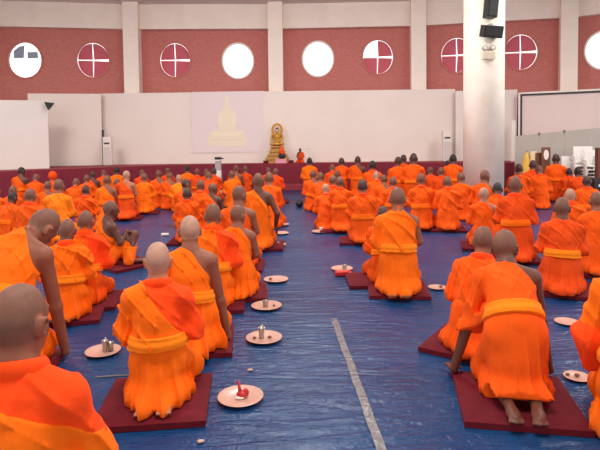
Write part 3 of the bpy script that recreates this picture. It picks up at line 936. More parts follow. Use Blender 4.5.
# px, py, kind, bay (index into PL)
WINS = [(25, 60, 'half', 1), (93, 60, 'cross', 1), (175, 60, 'cross', 2), (238, 61, 'open', 2), (318, 59, 'open', 3), (378, 57, 'three', 3),
        (457, 55, 'cross', 4), (521, 52, 'cross', 4), (604, 50, 'open', 5), (668, 47, 'cross', 5), (-60, 61, 'open', 0)]
WT = .22
names = ['wall_far_left', 'wall_left', 'wall_center_left', 'wall_center', 'wall_center_right', 'wall_right']
for i in range(6):
    holes = []
    L = (PL[i + 1] - PL[i]).length
    for (px, py, kd, bi) in WINS:
        if bi != i: continue
        u, z = on_wall(px, py, i)
        holes.append(oval(u, z, .535, .60))
    o = plate2d(names[i], [(0, 0), (L, 0), (L, ZB), (0, ZB)], holes, WT, bay_mtx(i) @ Matrix.Translation((0, WT / 2, 0)), MATS['brick'])
    o['kind'] = 'structure'
wn = 0
for (px, py, kd, i) in WINS:
    wn += 1
    u, z = on_wall(px, py, i)
    root = empty('window_%d' % wn, (0, 0, 0)); root['kind'] = 'structure'
    root.matrix_world = bay_mtx(i) @ Matrix.Translation((u, 0, z))
    fr = plate2d('window_frame', oval(0, 0, .55, .615), [oval(0, 0, .50, .565)], .10, Matrix.Translation((0, .02, 0)), MATS['brick'] if kd != 'open' else MATS['white_frame'], root)
    if kd in ('cross', 'three'):
        for q in range(4):
            if kd == 'three' and q == 1: continue
            a0 = q * PI / 2
            ox, oz = .02 * (1 if q in (0, 3) else -1), .02 * (1 if q in (0, 1) else -1)
            pts = [(ox, oz)] + oval(ox, oz, .462, .527, 12, a0, a0 + PI / 2)
            plate2d('shutter_panel', pts, [], .03, Matrix.Translation((0, .09, 0)) @ Matrix.Rotation(.03 * (q - 1.5), 4, 'Y'), MATS['red_panel'], root)
    elif kd == 'half':
        plate2d('pane', [(-.36, .06), (-.06, .08), (-.03, .48), (-.2, .44), (-.36, .3)], [], .02, Matrix.Translation((0, .09, 0)), MATS['blue_grey'], root)
        plate2d('pane', [(.06, .06), (.38, .08), (.36, .28), (.05, .27)], [], .02, Matrix.Translation((0, .09, 0)), MATS['blue_grey'], root)
# beam and pilasters
for i in range(6):
    a, b = PL[i], PL[i + 1]
    m = bay_mtx(i); L = (b - a).length
    o = B().box((L / 2, 0, (ZB + ZC) / 2), (L + .05, .5, ZC - ZB)).build('trim_%d' % (i + 1), MATS['cream'], kind='structure')
    o.matrix_world = m
for i, p in enumerate(PL):
    o = B().box((0, 0, ZC / 2 - .0), (.48, .62, ZC), bevel=.015).build('trim_%d' % (i + 7), MATS['cream'], kind='structure')
    o.location = p * (1 - .31 / p.y)
    e = (PL[min(i + 1, 6)] - PL[max(i - 1, 0)]).normalized()
    o.rotation_euler = (0, 0, math.atan2(e.y, e.x))
B().prism([(-24, -12), (24, -12), (24, 20), (-24, 20)], ZC, ZC + .2).build('ceiling', MATS['ceiling_paint'], kind='structure')

# ------------------------------------------------------------------ tarpaulin with its strip of tape
FRONT = [(-90, 12.6), (0, 13.75), (50, 14.4), (103, 15.1), (150, 15.8), (200, 16.15), (300, 16.35), (400, 16.0), (455, 15.5), (520, 15.0), (600, 14.2), (690, 13.2)]
def tarp():
    nx, ny = 120, 200
    x0, x1, y0, y1 = -9.5, 9.5, .2, 15.4
    rs = np.random.RandomState(3)
    X, Y = np.meshgrid(np.linspace(x0, x1, nx), np.linspace(0, 1, ny) ** 1.5)
    fp = [at(px, 163, dd) for px, dd in FRONT]
    lim = np.interp(X, [p.x for p in fp], [p.y for p in fp]) - .12
    Y = y0 + (lim - y0) * Y
    Z = .0025 + .0012 * noise(rs, X, Y, 0, 6) + 0 * X
    # ridges across at the seams
    for (sp, amp) in (((345, 331), .006), ((330, 293), .005), ((330, 268), .004), ((300, 250), .004), ((300, 237), .004)):
        g = ground(*sp)
        yy = Y - g.y - .08 * np.sin(X * 1.3 + g.y)
        Z += amp * np.exp(-(yy / .03) ** 2)
    # puckers round the end of the tape
    g = ground(334, 322)
    dx, dy = X - g.x, Y - g.y
    rr = np.hypot(dx, dy)
    Z += .012 * np.exp(-(rr / .35) ** 2) * (.5 + .5 * np.sin(np.arctan2(dy, dx) * 11))
    me = bpy.data.meshes.new('tarpaulin')
    V = np.stack([X.ravel(), Y.ravel(), np.maximum(Z, .001).ravel()], 1)
    fs = [(j * nx + i, j * nx + i + 1, (j + 1) * nx + i + 1, (j + 1) * nx + i) for j in range(ny - 1) for i in range(nx - 1)]
    me.from_pydata(V.tolist(), [], fs)
    me.polygons.foreach_set('use_smooth', [True] * len(fs))
    o = link_mesh('tarpaulin', me, MATS['blue_tarp'])
    sol = o.modifiers.new('s', 'SOLIDIFY'); sol.thickness = .001; sol.offset = -1
    return tag(o, 'wrinkled blue plastic tarpaulin covering the whole hall floor', 'tarpaulin')
TARP = tarp()
def strip(name, pts, width, z, material, parent):
    """flat strip along ground pixels; pts (px,py), width in metres"""
    g = [ground(*p) for p in pts]
    b = B(); q = []
    for i, p in enumerate(g):
        d = (g[min(i + 1, len(g) - 1)] - g[max(i - 1, 0)]).normalized()
        n = Vector((-d.y, d.x, 0)) * width / 2 * (1 + .05 * math.sin(i * 2.3))
        q.append((p + n, p - n))
    vt = [[b.bm.verts.new((p.x, p.y, z + .002 * (i % 2))) for p in pr] for i, pr in enumerate(q)]
    vb = [[b.bm.verts.new((p.x, p.y, z - .002)) for p in pr] for i, pr in enumerate(q)]
    for i in range(len(q) - 1):
        b.bm.faces.new((vt[i][0], vt[i][1], vt[i + 1][1], vt[i + 1][0]))
        for k in (0, 1):
            b.bm.faces.new((vt[i][k], vt[i + 1][k], vb[i + 1][k], vb[i][k]))
    return b.build(name, material, parent)
tp = strip('tape', [(333.5 + 49 * t + .25 * math.sin(t * 23), 319 + 135 * t) for t in np.linspace(0, 1, 26)], .052, .009, MATS['tape'], TARP)
tp['label'] = 'long strip of dull clear tape running down the aisle'
t2 = strip('tape', [(96, 378), (112, 377), (128, 376), (140, 374)], .018, .008, MATS['tape'], TARP)
t2['label'] = 'short pale strip of tape at left'

# ------------------------------------------------------------------ stage
SZ = .785
FP = [at(px, 163, d) for px, d in FRONT]
poly = [(p.x, p.y + .06) for p in FP] + [(FP[-1].x, FP[-1].y + 1.6), (4.2, 17.55), (-5.2, 17.55), (FP[0].x, FP[0].y + 2.0)]
B().prism(poly, 0, SZ).build('stage', MATS['stage_top'])
tag(bpy.data.objects['stage'], 'low stage along the back wall behind a maroon skirt', 'stage')
def skirt():
    b = B(); pts = []
    for i in range(len(FP) - 1):
        a, c = FP[i], FP[i + 1]
        n = max(6, int((c - a).length / .035))
        for k in range(n): pts.append(a.lerp(c, k / n))
    pts.append(FP[-1])
    lo, hi, lo2, hi2 = [], [], [], []
    for i, p in enumerate(pts):
        w = .014 * math.sin(i * 1.15) + .006 * math.sin(i * .41)
        lo.append(b.bm.verts.new((p.x, p.y - .02 + w * 1.3, .006))); hi.append(b.bm.verts.new((p.x, p.y - .008 + w * .4, SZ + .012)))
        lo2.append(b.bm.verts.new((p.x, p.y + .02 + w * 1.3, .006))); hi2.append(b.bm.verts.new((p.x, p.y + .03 + w * .4, SZ + .012)))
    for i in range(len(pts) - 1):
        for u, v in ((lo, hi), (hi, hi2), (hi2, lo2), (lo2, lo)):
            b.bm.faces.new((u[i], u[i + 1], v[i + 1], v[i]))
    o = b.build('stage_skirt', MATS['maroon_cloth'])
    return tag(o, 'long pleated maroon cloth skirt hanging on the stage front', 'stage skirt')
skirt()
g0, g1 = at(272, 189, 15.95), at(326, 189, 15.95)
o = B().box(((g0.x + g1.x) / 2, 15.98, .09), (g1.x - g0.x, .44, .17), bevel=.015).build('step', mat('step_red', (150, 50, 62), .8))
tag(o, 'low red step at the foot of the stage at the aisle end', 'step')

# partition panels
def panel(name, px0, px1, d0, d1, z0, z1, m, label, cat='partition', th=.06, group=None):
    a, b_ = at(px0, 137, d0), at(px1, 137, d1)
    o = B().slab([(a.x, a.y, z0), (b_.x, b_.y, z0), (b_.x, b_.y, z1), (a.x, a.y, z1)], th).build(name, m)
    return tag(o, label, cat, group)
SZT = SZ + .002
panel('partition_panel', 102.5, 455, 17.0, 16.9, SZT, 3.06, MATS['white_board'], 'widest white partition panel behind the gold statue, carrying the projected picture', group='white partition panels')
panel('partition_panel', 29, 102, 16.3, 16.75, SZT, 3.03, MATS['white_board'], 'white partition panel left of the widest one, overlapped by another at its left', group='white partition panels')
panel('partition_panel', -70, 48.5, 14.0, 15.2, SZT, 2.72, MATS['white_board_b'], 'lower white partition panel at the left picture edge', group='white partition panels')
panel('partition_panel', 455.5, 517, 16.7, 16.4, SZT, 2.98, MATS['white_board_b'], 'white partition panel passing behind the round white pillar', group='white partition panels')
# thin dark edge strip
o = B().box((at(103, 137, 16.72).x, at(103, 137, 16.72).y, 1.35), (.05, .05, 1.1)).build('post', MATS['dark_metal'])
tag(o, 'thin dark upright post at the panel joint beside the left column loudspeaker', 'post')
a = at(513.2, 137, 16.0)
o = B().box((a.x, a.y, SZ + .62), (.12, .05, 1.24), bevel=.01).build('post', MATS['white_frame'])
tag(o, 'white upright post right of the round pillar', 'post')

# projected picture: its light is put into the colour of thin plates
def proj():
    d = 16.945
    r = empty('projected_light_paint', at(227, 122, d)); tag(r, 'pale painted picture of a seated golden figure, standing in for projected light on the white partition', 'painted projection')
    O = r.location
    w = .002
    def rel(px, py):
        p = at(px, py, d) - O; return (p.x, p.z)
    plate2d('picture_field', [rel(192, 153), rel(263, 152), rel(264, 91), rel(191.5, 92)], [], w, None, MATS['proj_lavender'], r)
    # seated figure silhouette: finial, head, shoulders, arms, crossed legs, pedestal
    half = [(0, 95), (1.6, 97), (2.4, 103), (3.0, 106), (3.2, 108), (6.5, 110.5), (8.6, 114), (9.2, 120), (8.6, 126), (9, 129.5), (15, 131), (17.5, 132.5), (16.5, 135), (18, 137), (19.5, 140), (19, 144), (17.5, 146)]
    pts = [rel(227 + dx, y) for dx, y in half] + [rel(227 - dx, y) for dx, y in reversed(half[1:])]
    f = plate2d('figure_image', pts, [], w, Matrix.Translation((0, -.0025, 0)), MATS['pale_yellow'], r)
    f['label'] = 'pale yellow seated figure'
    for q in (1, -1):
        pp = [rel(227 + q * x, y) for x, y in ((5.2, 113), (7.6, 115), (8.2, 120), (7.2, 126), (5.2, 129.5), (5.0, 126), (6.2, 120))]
        plate2d('arm_image', pp, [], w, Matrix.Translation((0, -.005, 0)), mat('proj_yellow_b', (244, 230, 206), .7), f)
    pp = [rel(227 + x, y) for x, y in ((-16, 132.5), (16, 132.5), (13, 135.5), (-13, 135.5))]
    plate2d('lap_image', pp, [], w, Matrix.Translation((0, -.005, 0)), MATS['proj_yellow_b'], f)
    plate2d('base_line', [rel(227 + x, y) for x, y in ((-17, 139.2), (18, 139.2), (18, 140), (-17, 140))], [], w, Matrix.Translation((0, -.005, 0)), mat('proj_yellow_c', (232, 214, 192), .7), f)
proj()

# ------------------------------------------------------------------ gold statue and its altar
def statue():
    c = at(277.5, 165, 16.66); c.z = SZ + .004
    r = empty('altar', c); tag(r, 'stepped gold altar carrying the seated gold statue', 'altar')
    k = 16.72 / F_PX
    tiers = [(25, 20, 0, 5), (21.5, 18, 5, 8.4), (17, 14, 8.4, 12.2), (14, 11, 12.2, 17)]
    for i, (w, dp, z0, z1) in enumerate(tiers):
        w *= k; dp = w * .5; z0 *= k; z1 *= k
        b = B()
        h = z1 - z0
        b.box((0, 0, z0 + h * .2), (w, dp, h * .4), bevel=.006)
        B().box((0, 0, z0 + h * .55), (w * .9, dp * .9, h * .5)).build('tier_shade', mat('tier_shade', (124, 62, 36), .5), r)  # dark bands put the shade between the tiers into the colour
        b.box((0, 0, z0 + h * .88), (w * .97, dp * .97, h * .26), bevel=.006)
        n = max(5, int(w / .07))
        for q in range(n):
            x = -w * .42 + w * .84 * q / (n - 1)
            b.ball((x, -dp * .46, z0 + h * .55), (w * .03, .015, h * .2), 8)
        b.build('altar_tier', MATS['gold_paint'], r, kind=None)
    s = empty('statue', (c.x, c.y, c.z + 17.2 * k)); tag(s, 'seated gold statue with an oval halo ring on top of the altar', 'statue')
    s.scale = (1.22, 1.1, 1)
    V = Vol(V3(-.30, -.22, -.02), V3(.30, .2, .75), .0085)
    H = 22 * k
    u = H / 1.0
    q = lambda x, y, z: V3(x * u, y * u, z * u)
    V.ell(q(0, 0, .06), q(.26, .17, .07), k=.02)
    V.cap(q(.22, -.05, .1), q(-.1, -.13, .1), .055 * u, .045 * u, k=.02); V.cap(q(-.22, -.05, .1), q(.1, -.13, .1), .055 * u, .045 * u, k=.02)
    V.cap(q(0, 0, .14), q(0, .0, .42), .10 * u, .125 * u, k=.03)
    V.cap(q(-.13, 0, .50), q(.13, 0, .50), .055 * u, k=.03)
    for e in (1, -1):
        V.cap(q(.165 * e, 0, .49), q(.21 * e, 0, .30), .05 * u, .04 * u, k=.02)
        V.cap(q(.21 * e, 0, .30), q(.05 * e, -.13, .19), .04 * u, .03 * u, k=.02)
    V.cap(q(0, 0, .5), q(0, 0, .62), .042 * u, k=.02)
    V.ell(q(0, -.005, .69), q(.07, .075, .09), k=.02)
    V.cap(q(0, -.08, .70), q(0, -.085, .67), .012 * u, k=.01)
    for e in (1, -1): V.ell(q(.072 * e, 0, .67), q(.012, .02, .05), k=.008)
    me, P, Q = V.mesh('figure')
    me.materials.append(MATS['gold'])
    link_mesh('figure', me, None, s)
    B().ball((0, .008 * u, .745 * u), (.066 * u, .07 * u, .055 * u)).ball((0, 0, .80 * u), (.032 * u, .032 * u, .03 * u)).build('hair', MATS['dark_hair'], s, smooth=True)
    B().ball((0, -.052 * u, .685 * u), (.05 * u, .034 * u, .062 * u)).build('face', MATS['face_white'], s, smooth=True)
    ring = plate2d('halo', oval(0, 0, .215 * u, .31 * u, 48), [oval(0, 0, .125 * u, .20 * u, 40)], .03, Matrix.Translation((0, .09 * u, .72 * u)), MATS['gold'], s)
    b = B()
    for i in range(26):
        a = 2 * PI * i / 26
        b.ball((.175 * u * math.cos(a), .09 * u - .02, .72 * u + .26 * u * math.sin(a)), .016 * u + .004, 8)
    b.build('halo_beads', MATS['gold_paint'], s)
    B().box((0, .09 * u, .28 * u), (.16 * u, .03, .56 * u)).build('halo_support', MATS['gold'], s)
    # offerings in front
    f = at(281, 164.5, 16.42)
    o = B().box((f.x, f.y, SZ + .075), (.34, .16, .14), bevel=.01).build('offering_stand', MATS['pink_cloth']); tag(o, 'small pink cloth-covered stand before the gold altar', 'stand')
    p = empty('flower_pot', (f.x + .03, f.y, SZ + .147)); tag(p, 'dark pot of orange flowers on the small pink stand', 'flower pot')
    B().lathe([(.05, 0), (.10, .05), (.115, .10), (.10, .13), (.085, .135)], 20).build('pot', MATS['dark_pot'], p, smooth=True)
    b = B(); rr = random.Random(4)
    for i in range(24):
        t = i / 24; a = i * 2.4
        b.ball((.085 * (1 - t) * math.cos(a), .085 * (1 - t) * math.sin(a), .16 + .24 * t), .034, 8)
    b.build('flowers', MATS['orange_flower'], p, smooth=True)
    for px in (266, 291):
        f = at(px, 164.5, 16.5)
        o = B().box((f.x, f.y, SZ + .05), (.16, .14, .09), bevel=.01).build('offering_box', MATS['maroon_cushion'])
        tag(o, 'small dark red box at the %s end of the gold altar' % ('left' if px < 277 else 'right'), 'box')
statue()

# small robed figure on the stage
def small_figure():
    parts, top, P0 = build_fig('f_bare', **VARIANTS['f_bare'])
    p = at(300.3, 148, 16.55)
    s = (p.z - SZ - .004) / top[2]
    r = empty('robed_figurine', (p.x, p.y, SZ + .004), PI - .2); r.scale = (s, s, s)
    tag(r, 'small orange-robed seated figurine on the stage right of the gold altar', 'figurine')
    for nm in ('body', 'upper_robe', 'lower_robe'):
        o = link_mesh(nm, parts[nm], None, r)
        if nm == 'body': slot(o, 0, 'skin_dark'); slot(o, 1, 'scalp_dark')
        else: slot(o, 0, 'robe_c')
small_figure()
for px, txt in ((307, 'left'), (310.5, 'right')):
    m0 = at(px, 163, 16.5)
    r = empty('microphone_stand', (m0.x, m0.y, SZ + .004)); tag(r, '%s one of two thin microphone stands right of the small robed figurine' % txt, 'microphone stand')
    B().lathe([(.06, 0), (.06, .012), (.012, .02)], 16).build('base', MATS['white_plastic'], r)
    B().cyl((0, 0, .015), (0, 0, .42), .006).build('pole', MATS['white_plastic'], r)
    B().cyl((0, 0, .42), (0, -.04, .48), .012, .016).build('microphone', MATS['white_plastic'], r)

# column loudspeakers on the stage
def column_speaker(px, top_py, d, label, dark):
    f = at(px, 163, d)
    z1 = z_at(px, top_py, d)
    r = empty('column_loudspeaker', (f.x, f.y, SZ + .004)); tag(r, label, 'loudspeaker', 'white column loudspeakers on the stage')
    h = z1 - SZ
    B().box((0, 0, h / 2 + .01), (.26, .2, h - .02), bevel=.02).build('cabinet', MATS['white_board_b'], r)
    B().box((0, -.108, h * .36), (.20, .012, h * .6), bevel=.004).build('grille', mat('grille_grey', (206, 196, 192), .7), r)
    B().box((0, -.112, h * .78), (.16, .014, .05)).build('badge', MATS['dark_metal'], r)
column_speaker(108.5, 137, 16.2, 'white column loudspeaker on the stage at left', True)
column_speaker(446.5, 131, 16.2, 'white column loudspeaker on the stage near the round pillar', True)

# white stand in front of the stage
def white_stand():
    f = at(218.5, 176, 14.6)
    r = empty('equipment_stand', (f.x, f.y, .006)); tag(r, 'white upright stand with a dark projector on top, before the stage', 'equipment stand')
    k = 14.6 / F_PX; zt = z_at(218.5, 157.3, 14.6)
    B().box((0, 0, .35), (.17, .17, .70), bevel=.02).build('cabinet', MATS['white_plastic'], r)
    B().box((0, 0, .70 + (zt - .72 - .10) / 2), (.16, .14, zt - .72 - .08), bevel=.015).build('column', mat('stand_grey', (170, 160, 164), .5), r)
    B().box((.0, 0, zt - .09), (.16, .17, .05), bevel=.01).build('shelf', MATS['white_plastic'], r)
    B().box((0, -.01, zt - .03), (.17, .2, .06), bevel=.012).box((.12, -.02, zt - .04), (.06, .06, .03)).build('projector', MATS['black_plastic'], r)
white_stand()

# small black speakers on the back-wall pilasters
for i, (px, py, txt) in enumerate(((134, 81, 'pilaster left of the projection'), (419.5, 78, 'pilaster left of the round pillar'))):
    d = 17.5
    f = at(px, py, d)
    r = empty('wall_loudspeaker', (f.x, f.y, f.z)); tag(r, 'small black wall loudspeaker on the %s' % txt, 'loudspeaker', 'small black wall loudspeakers')
    B().box((0, 0, 0), (.22, .16, .13), bevel=.02).build('cabinet', MATS['black_plastic'], r)
    B().box((0, .09, 0), (.06, .06, .05)).build('bracket', MATS['dark_metal'], r)
    f = at(px, py + 9, d + .03)
    o = B().box((f.x, f.y + .02, f.z), (.18, .1, .2), bevel=.01).build('junction_box', MATS['cream_dark']); tag(o, 'beige junction box below the wall loudspeaker on the %s' % txt, 'box')
f = at(49.5, 102, 15.1)
o = B().prism([(-.12, 0), (.14, .03), (-.02, .22)], 0, .1).build('clip_lamp', MATS['black_plastic'])  # small clip lamp at the panel corner, gives no light
o.matrix_world = Matrix.Translation((f.x, f.y + .02, f.z)) @ Matrix.Rotation(PI / 2, 4, 'X') @ Matrix.Scale(-1, 4, (0, 1, 0))
tag(o, 'small black clip lamp at the top corner of the lower left panel', 'clip')

# ------------------------------------------------------------------ round pillar with its fittings
PD = 10.6
pc = at(483.5, 137, PD)
pil_r = 39.0 / 2 / F_PX * PD
mat('pillar_paint', (252, 244, 232), .6, var=.10, vscale=3.5, bump=.2, bscale=9, rgb2=(243, 232, 216))
o = B().lathe([(pil_r, 0), (pil_r, ZC - .01)], 48, (pc.x, pc.y, .0)).build('trim_20', MATS['pillar_paint'], smooth=False, kind='structure')
for p in o.data.polygons:
    if len(p.vertices) == 4: p.use_smooth = True
tag(o, 'round white painted pillar right of the middle', 'pillar')
def pfront(px, py, off=.0):
    """point on the pillar's camera side under a pixel"""
    d = PD
    for _ in range(4):
        p = at(px, py, d); dx = p.x - pc.x
        d = pc.y - math.sqrt(max(pil_r ** 2 - dx * dx, .01)) - off
    return at(px, py, d)
kk = (PD - pil_r) / F_PX
f = pfront(491.5, 1, .12)
r = empty('pillar_loudspeaker', f, .15); tag(r, 'upper tall black loudspeaker fixed high on the round pillar, cut by the top edge', 'loudspeaker', 'black loudspeakers on the pillar')
rot = Matrix.Rotation(.10, 3, 'Y')
B().box((0, 0, 0), (10.5 * kk, .2, 33 * kk), rot=rot, bevel=.012).build('cabinet', MATS['black_plastic'], r)
B().box((0, -.104, 0), (8 * kk, .01, 30 * kk), rot=rot).build('grille', mat('grille_dark', (52, 50, 52), .7), r)
B().box((0, .15, 0), (.06, .12, .1)).build('bracket', MATS['dark_metal'], r)
f = pfront(491.5, 31.5, .14)
r = empty('pillar_loudspeaker', f, .1); tag(r, 'lower wide black loudspeaker tilted on the round pillar', 'loudspeaker', 'black loudspeakers on the pillar')
rot = Matrix.Rotation(.25, 3, 'X') @ Matrix.Rotation(.05, 3, 'Y')
B().box((0, 0, 0), (19 * kk, .22, 11.5 * kk), rot=rot, bevel=.014).build('cabinet', MATS['black_plastic'], r)
B().box((0, -.112, -.01), (16.5 * kk, .01, 9 * kk), rot=rot).build('grille', MATS['grille_dark'], r)
B().box((0, .14, .03), (.06, .14, .06)).cyl((0, .05, .11), (0, .05, .15), .05).build('bracket', mat('bracket_grey', (168, 160, 152), .5), r)
f = pfront(488.5, 55.5, .05)
r = empty('emergency_light', f); tag(r, 'white twin-lamp emergency light on the pillar below the loudspeakers', 'emergency light')
B().box((0, 0, 0), (12.5 * kk, .09, 8 * kk), bevel=.01).build('housing', mat('ivory', (226, 212, 190), .5), r)
B().box((0, -.047, .0), (10 * kk, .004, 5.5 * kk)).build('front_panel', mat('ivory_b', (214, 200, 178), .5), r)
for e in (-1, 1):
    l = B().cyl((e * 3.7 * kk, -.05, 7.3 * kk), (e * 3.7 * kk, .02, 7.3 * kk), 2.7 * kk, n=20).build('lamp_head', mat('lamp_grey', (176, 164, 150), .4), r)
    B().ball((e * 3.7 * kk, -.05, 7.3 * kk), (2.0 * kk, .012, 2.0 * kk)).build('lens', MATS['white_plastic'], l, smooth=True)
B().cyl((0, .02, 4 * kk), (0, .02, 6.5 * kk), .012).build('arm', MATS['lamp_grey'], r)

# ------------------------------------------------------------------ right side: framed screen, divider, chairs
def framed():
    d0, d1 = 16.1, 14.9
    a, b_ = at(518, 137, d0), at(612, 137, d1)
    r = empty('framed_screen', (a.x, a.y, 0)); tag(r, 'large pinkish screen in a white and dark frame behind the grey divider', 'screen')
    e = Vector((b_.x - a.x, b_.y - a.y, 0)); L = e.length
    r.rotation_euler = (0, 0, math.atan2(e.y, e.x))
    z0, z1 = SZ + .01, 2.86
    B().box((L / 2, .03, (z0 + z1) / 2), (L, .04, z1 - z0)).build('screen_cloth', MATS['screen_cloth'], r)
    k = 16 / F_PX
    b = B(); b.box((.035 * 1, 0, (z0 + z1) / 2), (.05, .05, z1 - z0)); b.box((L / 2, 0, z1 - .025), (L, .05, .05)); b.box((L - .025, 0, (z0 + z1) / 2), (.05, .05, z1 - z0))
    b.build('outer_frame', MATS['white_frame'], r)
    b = B(); b.box((.085, -.005, (z0 + z1) / 2 - .03), (.05, .05, z1 - z0 - .06)); b.box((L / 2, -.005, z1 - .075), (L - .14, .05, .05)); b.box((L - .12, -.005, (z0 + z1) / 2), (.06, .05, z1 - z0 - .1))
    b.build('inner_frame', MATS['dark_metal'], r)
framed()
def divider():
    d0, d1 = 14.5, 13.3
    a, b_ = at(515, 137, d0), at(618, 137, d1)
    r = empty('room_divider', (a.x, a.y, .006)); tag(r, 'long grey fabric room divider behind the stacked white chairs', 'divider')
    e = Vector((b_.x - a.x, b_.y - a.y, 0)); L = e.length
    r.rotation_euler = (0, 0, math.atan2(e.y, e.x))
    zt = lambda t: z_at(515 + 103 * t, 136.2 - 8.3 * t * 103 / 85, d0 + (d1 - d0) * t) - .006
    N = 4
    for i in range(N):
        t0, t1 = i / N, (i + 1) / N
        x0, x1 = L * t0 + .0015, L * t1 - .0015
        b = B().slab([(x0, 0, 0), (x1, 0, 0), (x1, 0, zt(t1)), (x0, 0, zt(t0))], .05)
        b.build('divider_panel', MATS['grey_divider'], r)
    b = B()
    for i in (1, 2):
        t = i / N
        b = B().box((L * t, 0, zt(t) - .0), (.05, .06, .07), bevel=.01)
        b.build('clip', mat('clip_grey', (120, 112, 112), .5), r)
divider()

# stacked plastic chairs
def make_chair(first):
    r = empty('plastic_chair', (0, 0, 0))
    B().box((0, 0, .42), (.44, .42, .03), bevel=.012).build('seat', MATS['white_plastic'], r)
    b = B()
    b.box((0, .22, .84), (.42, .022, .07), bevel=.008); b.box((0, .205, .50), (.42, .02, .05), bevel=.008)
    b.box((0, .212, .67), (.405, .016, .34), bevel=.006)
    b.build('backrest', MATS['white_plastic'], r)
    for sx in (1, -1):
        for sy in (1, -1):
            B().cyl((sx * .24, sy * .23, 0), (sx * .20, sy * .19, .42), .02, .03, 10).build('leg', MATS['white_plastic'], r)
        bb = B(); bb.box((sx * .23, -.0, .64), (.05, .42, .03), bevel=.01); bb.cyl((sx * .22, -.18, .42), (sx * .23, -.19, .63), .02, .02, 10)
        bb.build('armrest', MATS['white_plastic'], r)
    return r
def copy_tree(o, parent=None):
    c = o.copy(); COL.objects.link(c)
    c.parent = parent
    if parent is not None: c.matrix_parent_inverse = o.matrix_parent_inverse.copy()
    for ch in list(o.children): copy_tree(ch, c)
    return c
chair0 = make_chair(True)
STK = [(571.5, 12.95, 3, 'leftmost'), (583, 12.75, 6, 'tallest middle'), (594.5, 12.5, 5, 'rightmost')]
used = False
ordn = ['lowest', 'second lowest', 'third lowest', 'fourth lowest', 'fifth lowest', 'sixth lowest']
for (px, d, n, txt) in STK:
    f = at(px, 150, d)
    for k in range(n):
        o = copy_tree(chair0) if used else chair0
        used = True
        o.location = (f.x - .007 * k, f.y - .024 * k, .006 + .082 * k); o.rotation_euler = (0, 0, -.35)
        nm = 'topmost' if k == n - 1 else ordn[k]
        tag(o, '%s white plastic chair in the %s stack by the grey divider' % (nm, txt), 'chair', 'stacked white plastic chairs')

# things leaning at the divider
f = at(527, 160, 13.9)
r = empty('umbrella', (f.x, f.y, .006)); tag(r, 'folded yellow ceremonial umbrella standing at the grey divider', 'umbrella')
zt = z_at(528, 151, 13.9)
B().lathe([(.05, .25), (.19, .3), (.15, .7), (.09, 1.0), (.02, zt - .04)], 14).build('canopy', MATS['yellow_cloth'], r)
B().cyl((0, 0, 0), (0, 0, .3), .015).cyl((0, 0, zt - .06), (0, 0, zt), .012).lathe([(.12, 0), (.12, .03), (.02, .04)], 16).build('pole', MATS['brown_wood'], r)
f = at(533.5, 158, 13.75)
o = B().box((f.x, f.y, .58), (.16, .05, 1.15), rot=None, bevel=.02).build('board', mat('cream_board', (232, 212, 166), .6)); tag(o, 'narrow cream board leaning beside the yellow umbrella', 'board')
f = at(539.5, 158, 13.7)
o = B().box((f.x, f.y, .56), (.20, .06, 1.12), bevel=.015).build('board', MATS['brown_wood']); tag(o, 'dull brown board standing between the cream board and the brown-framed picture', 'board')
f = at(545.8, 158, 13.55)
r = empty('framed_picture', (f.x, f.y, .006), -.1); tag(r, 'narrow brown-framed picture with a pale oval standing at the divider', 'picture')
zt = z_at(546, 147.5, 13.55)
B().box((0, 0, zt / 2), (.22, .05, zt), bevel=.02).build('frame', MATS['brown_wood'], r)
plate2d('oval_picture', oval(0, zt - .19, .062, .13, 24), [], .01, Matrix.Translation((0, -.03, 0)), MATS['paper_white'], r)
f = at(599.5, 160, 11.9)
r = empty('wooden_post', (f.x, f.y, .006)); tag(r, 'brown wooden post at the right picture edge beside the white chairs', 'post')
B().box((0, 0, z_at(598, 148, 11.9) / 2), (.14, .14, z_at(598, 148, 11.9)), bevel=.01).build('post', MATS['brown_wood'], r)
B().box((0, 0, .03), (.3, .3, .06), bevel=.01).build('base', MATS['brown_wood'], r)
f = at(597, 182, 11.2)
r = empty('bag', (f.x, f.y, .006)); tag(r, 'black bag with a white tag at the right edge below the chairs', 'bag')
B().box((0, 0, .34), (.26, .22, .62), bevel=.06, taper=.8).build('body', MATS['black_plastic'], r)
B().box((.02, -.115, .5), (.10, .012, .05)).build('tag', MATS['paper_white'], r)
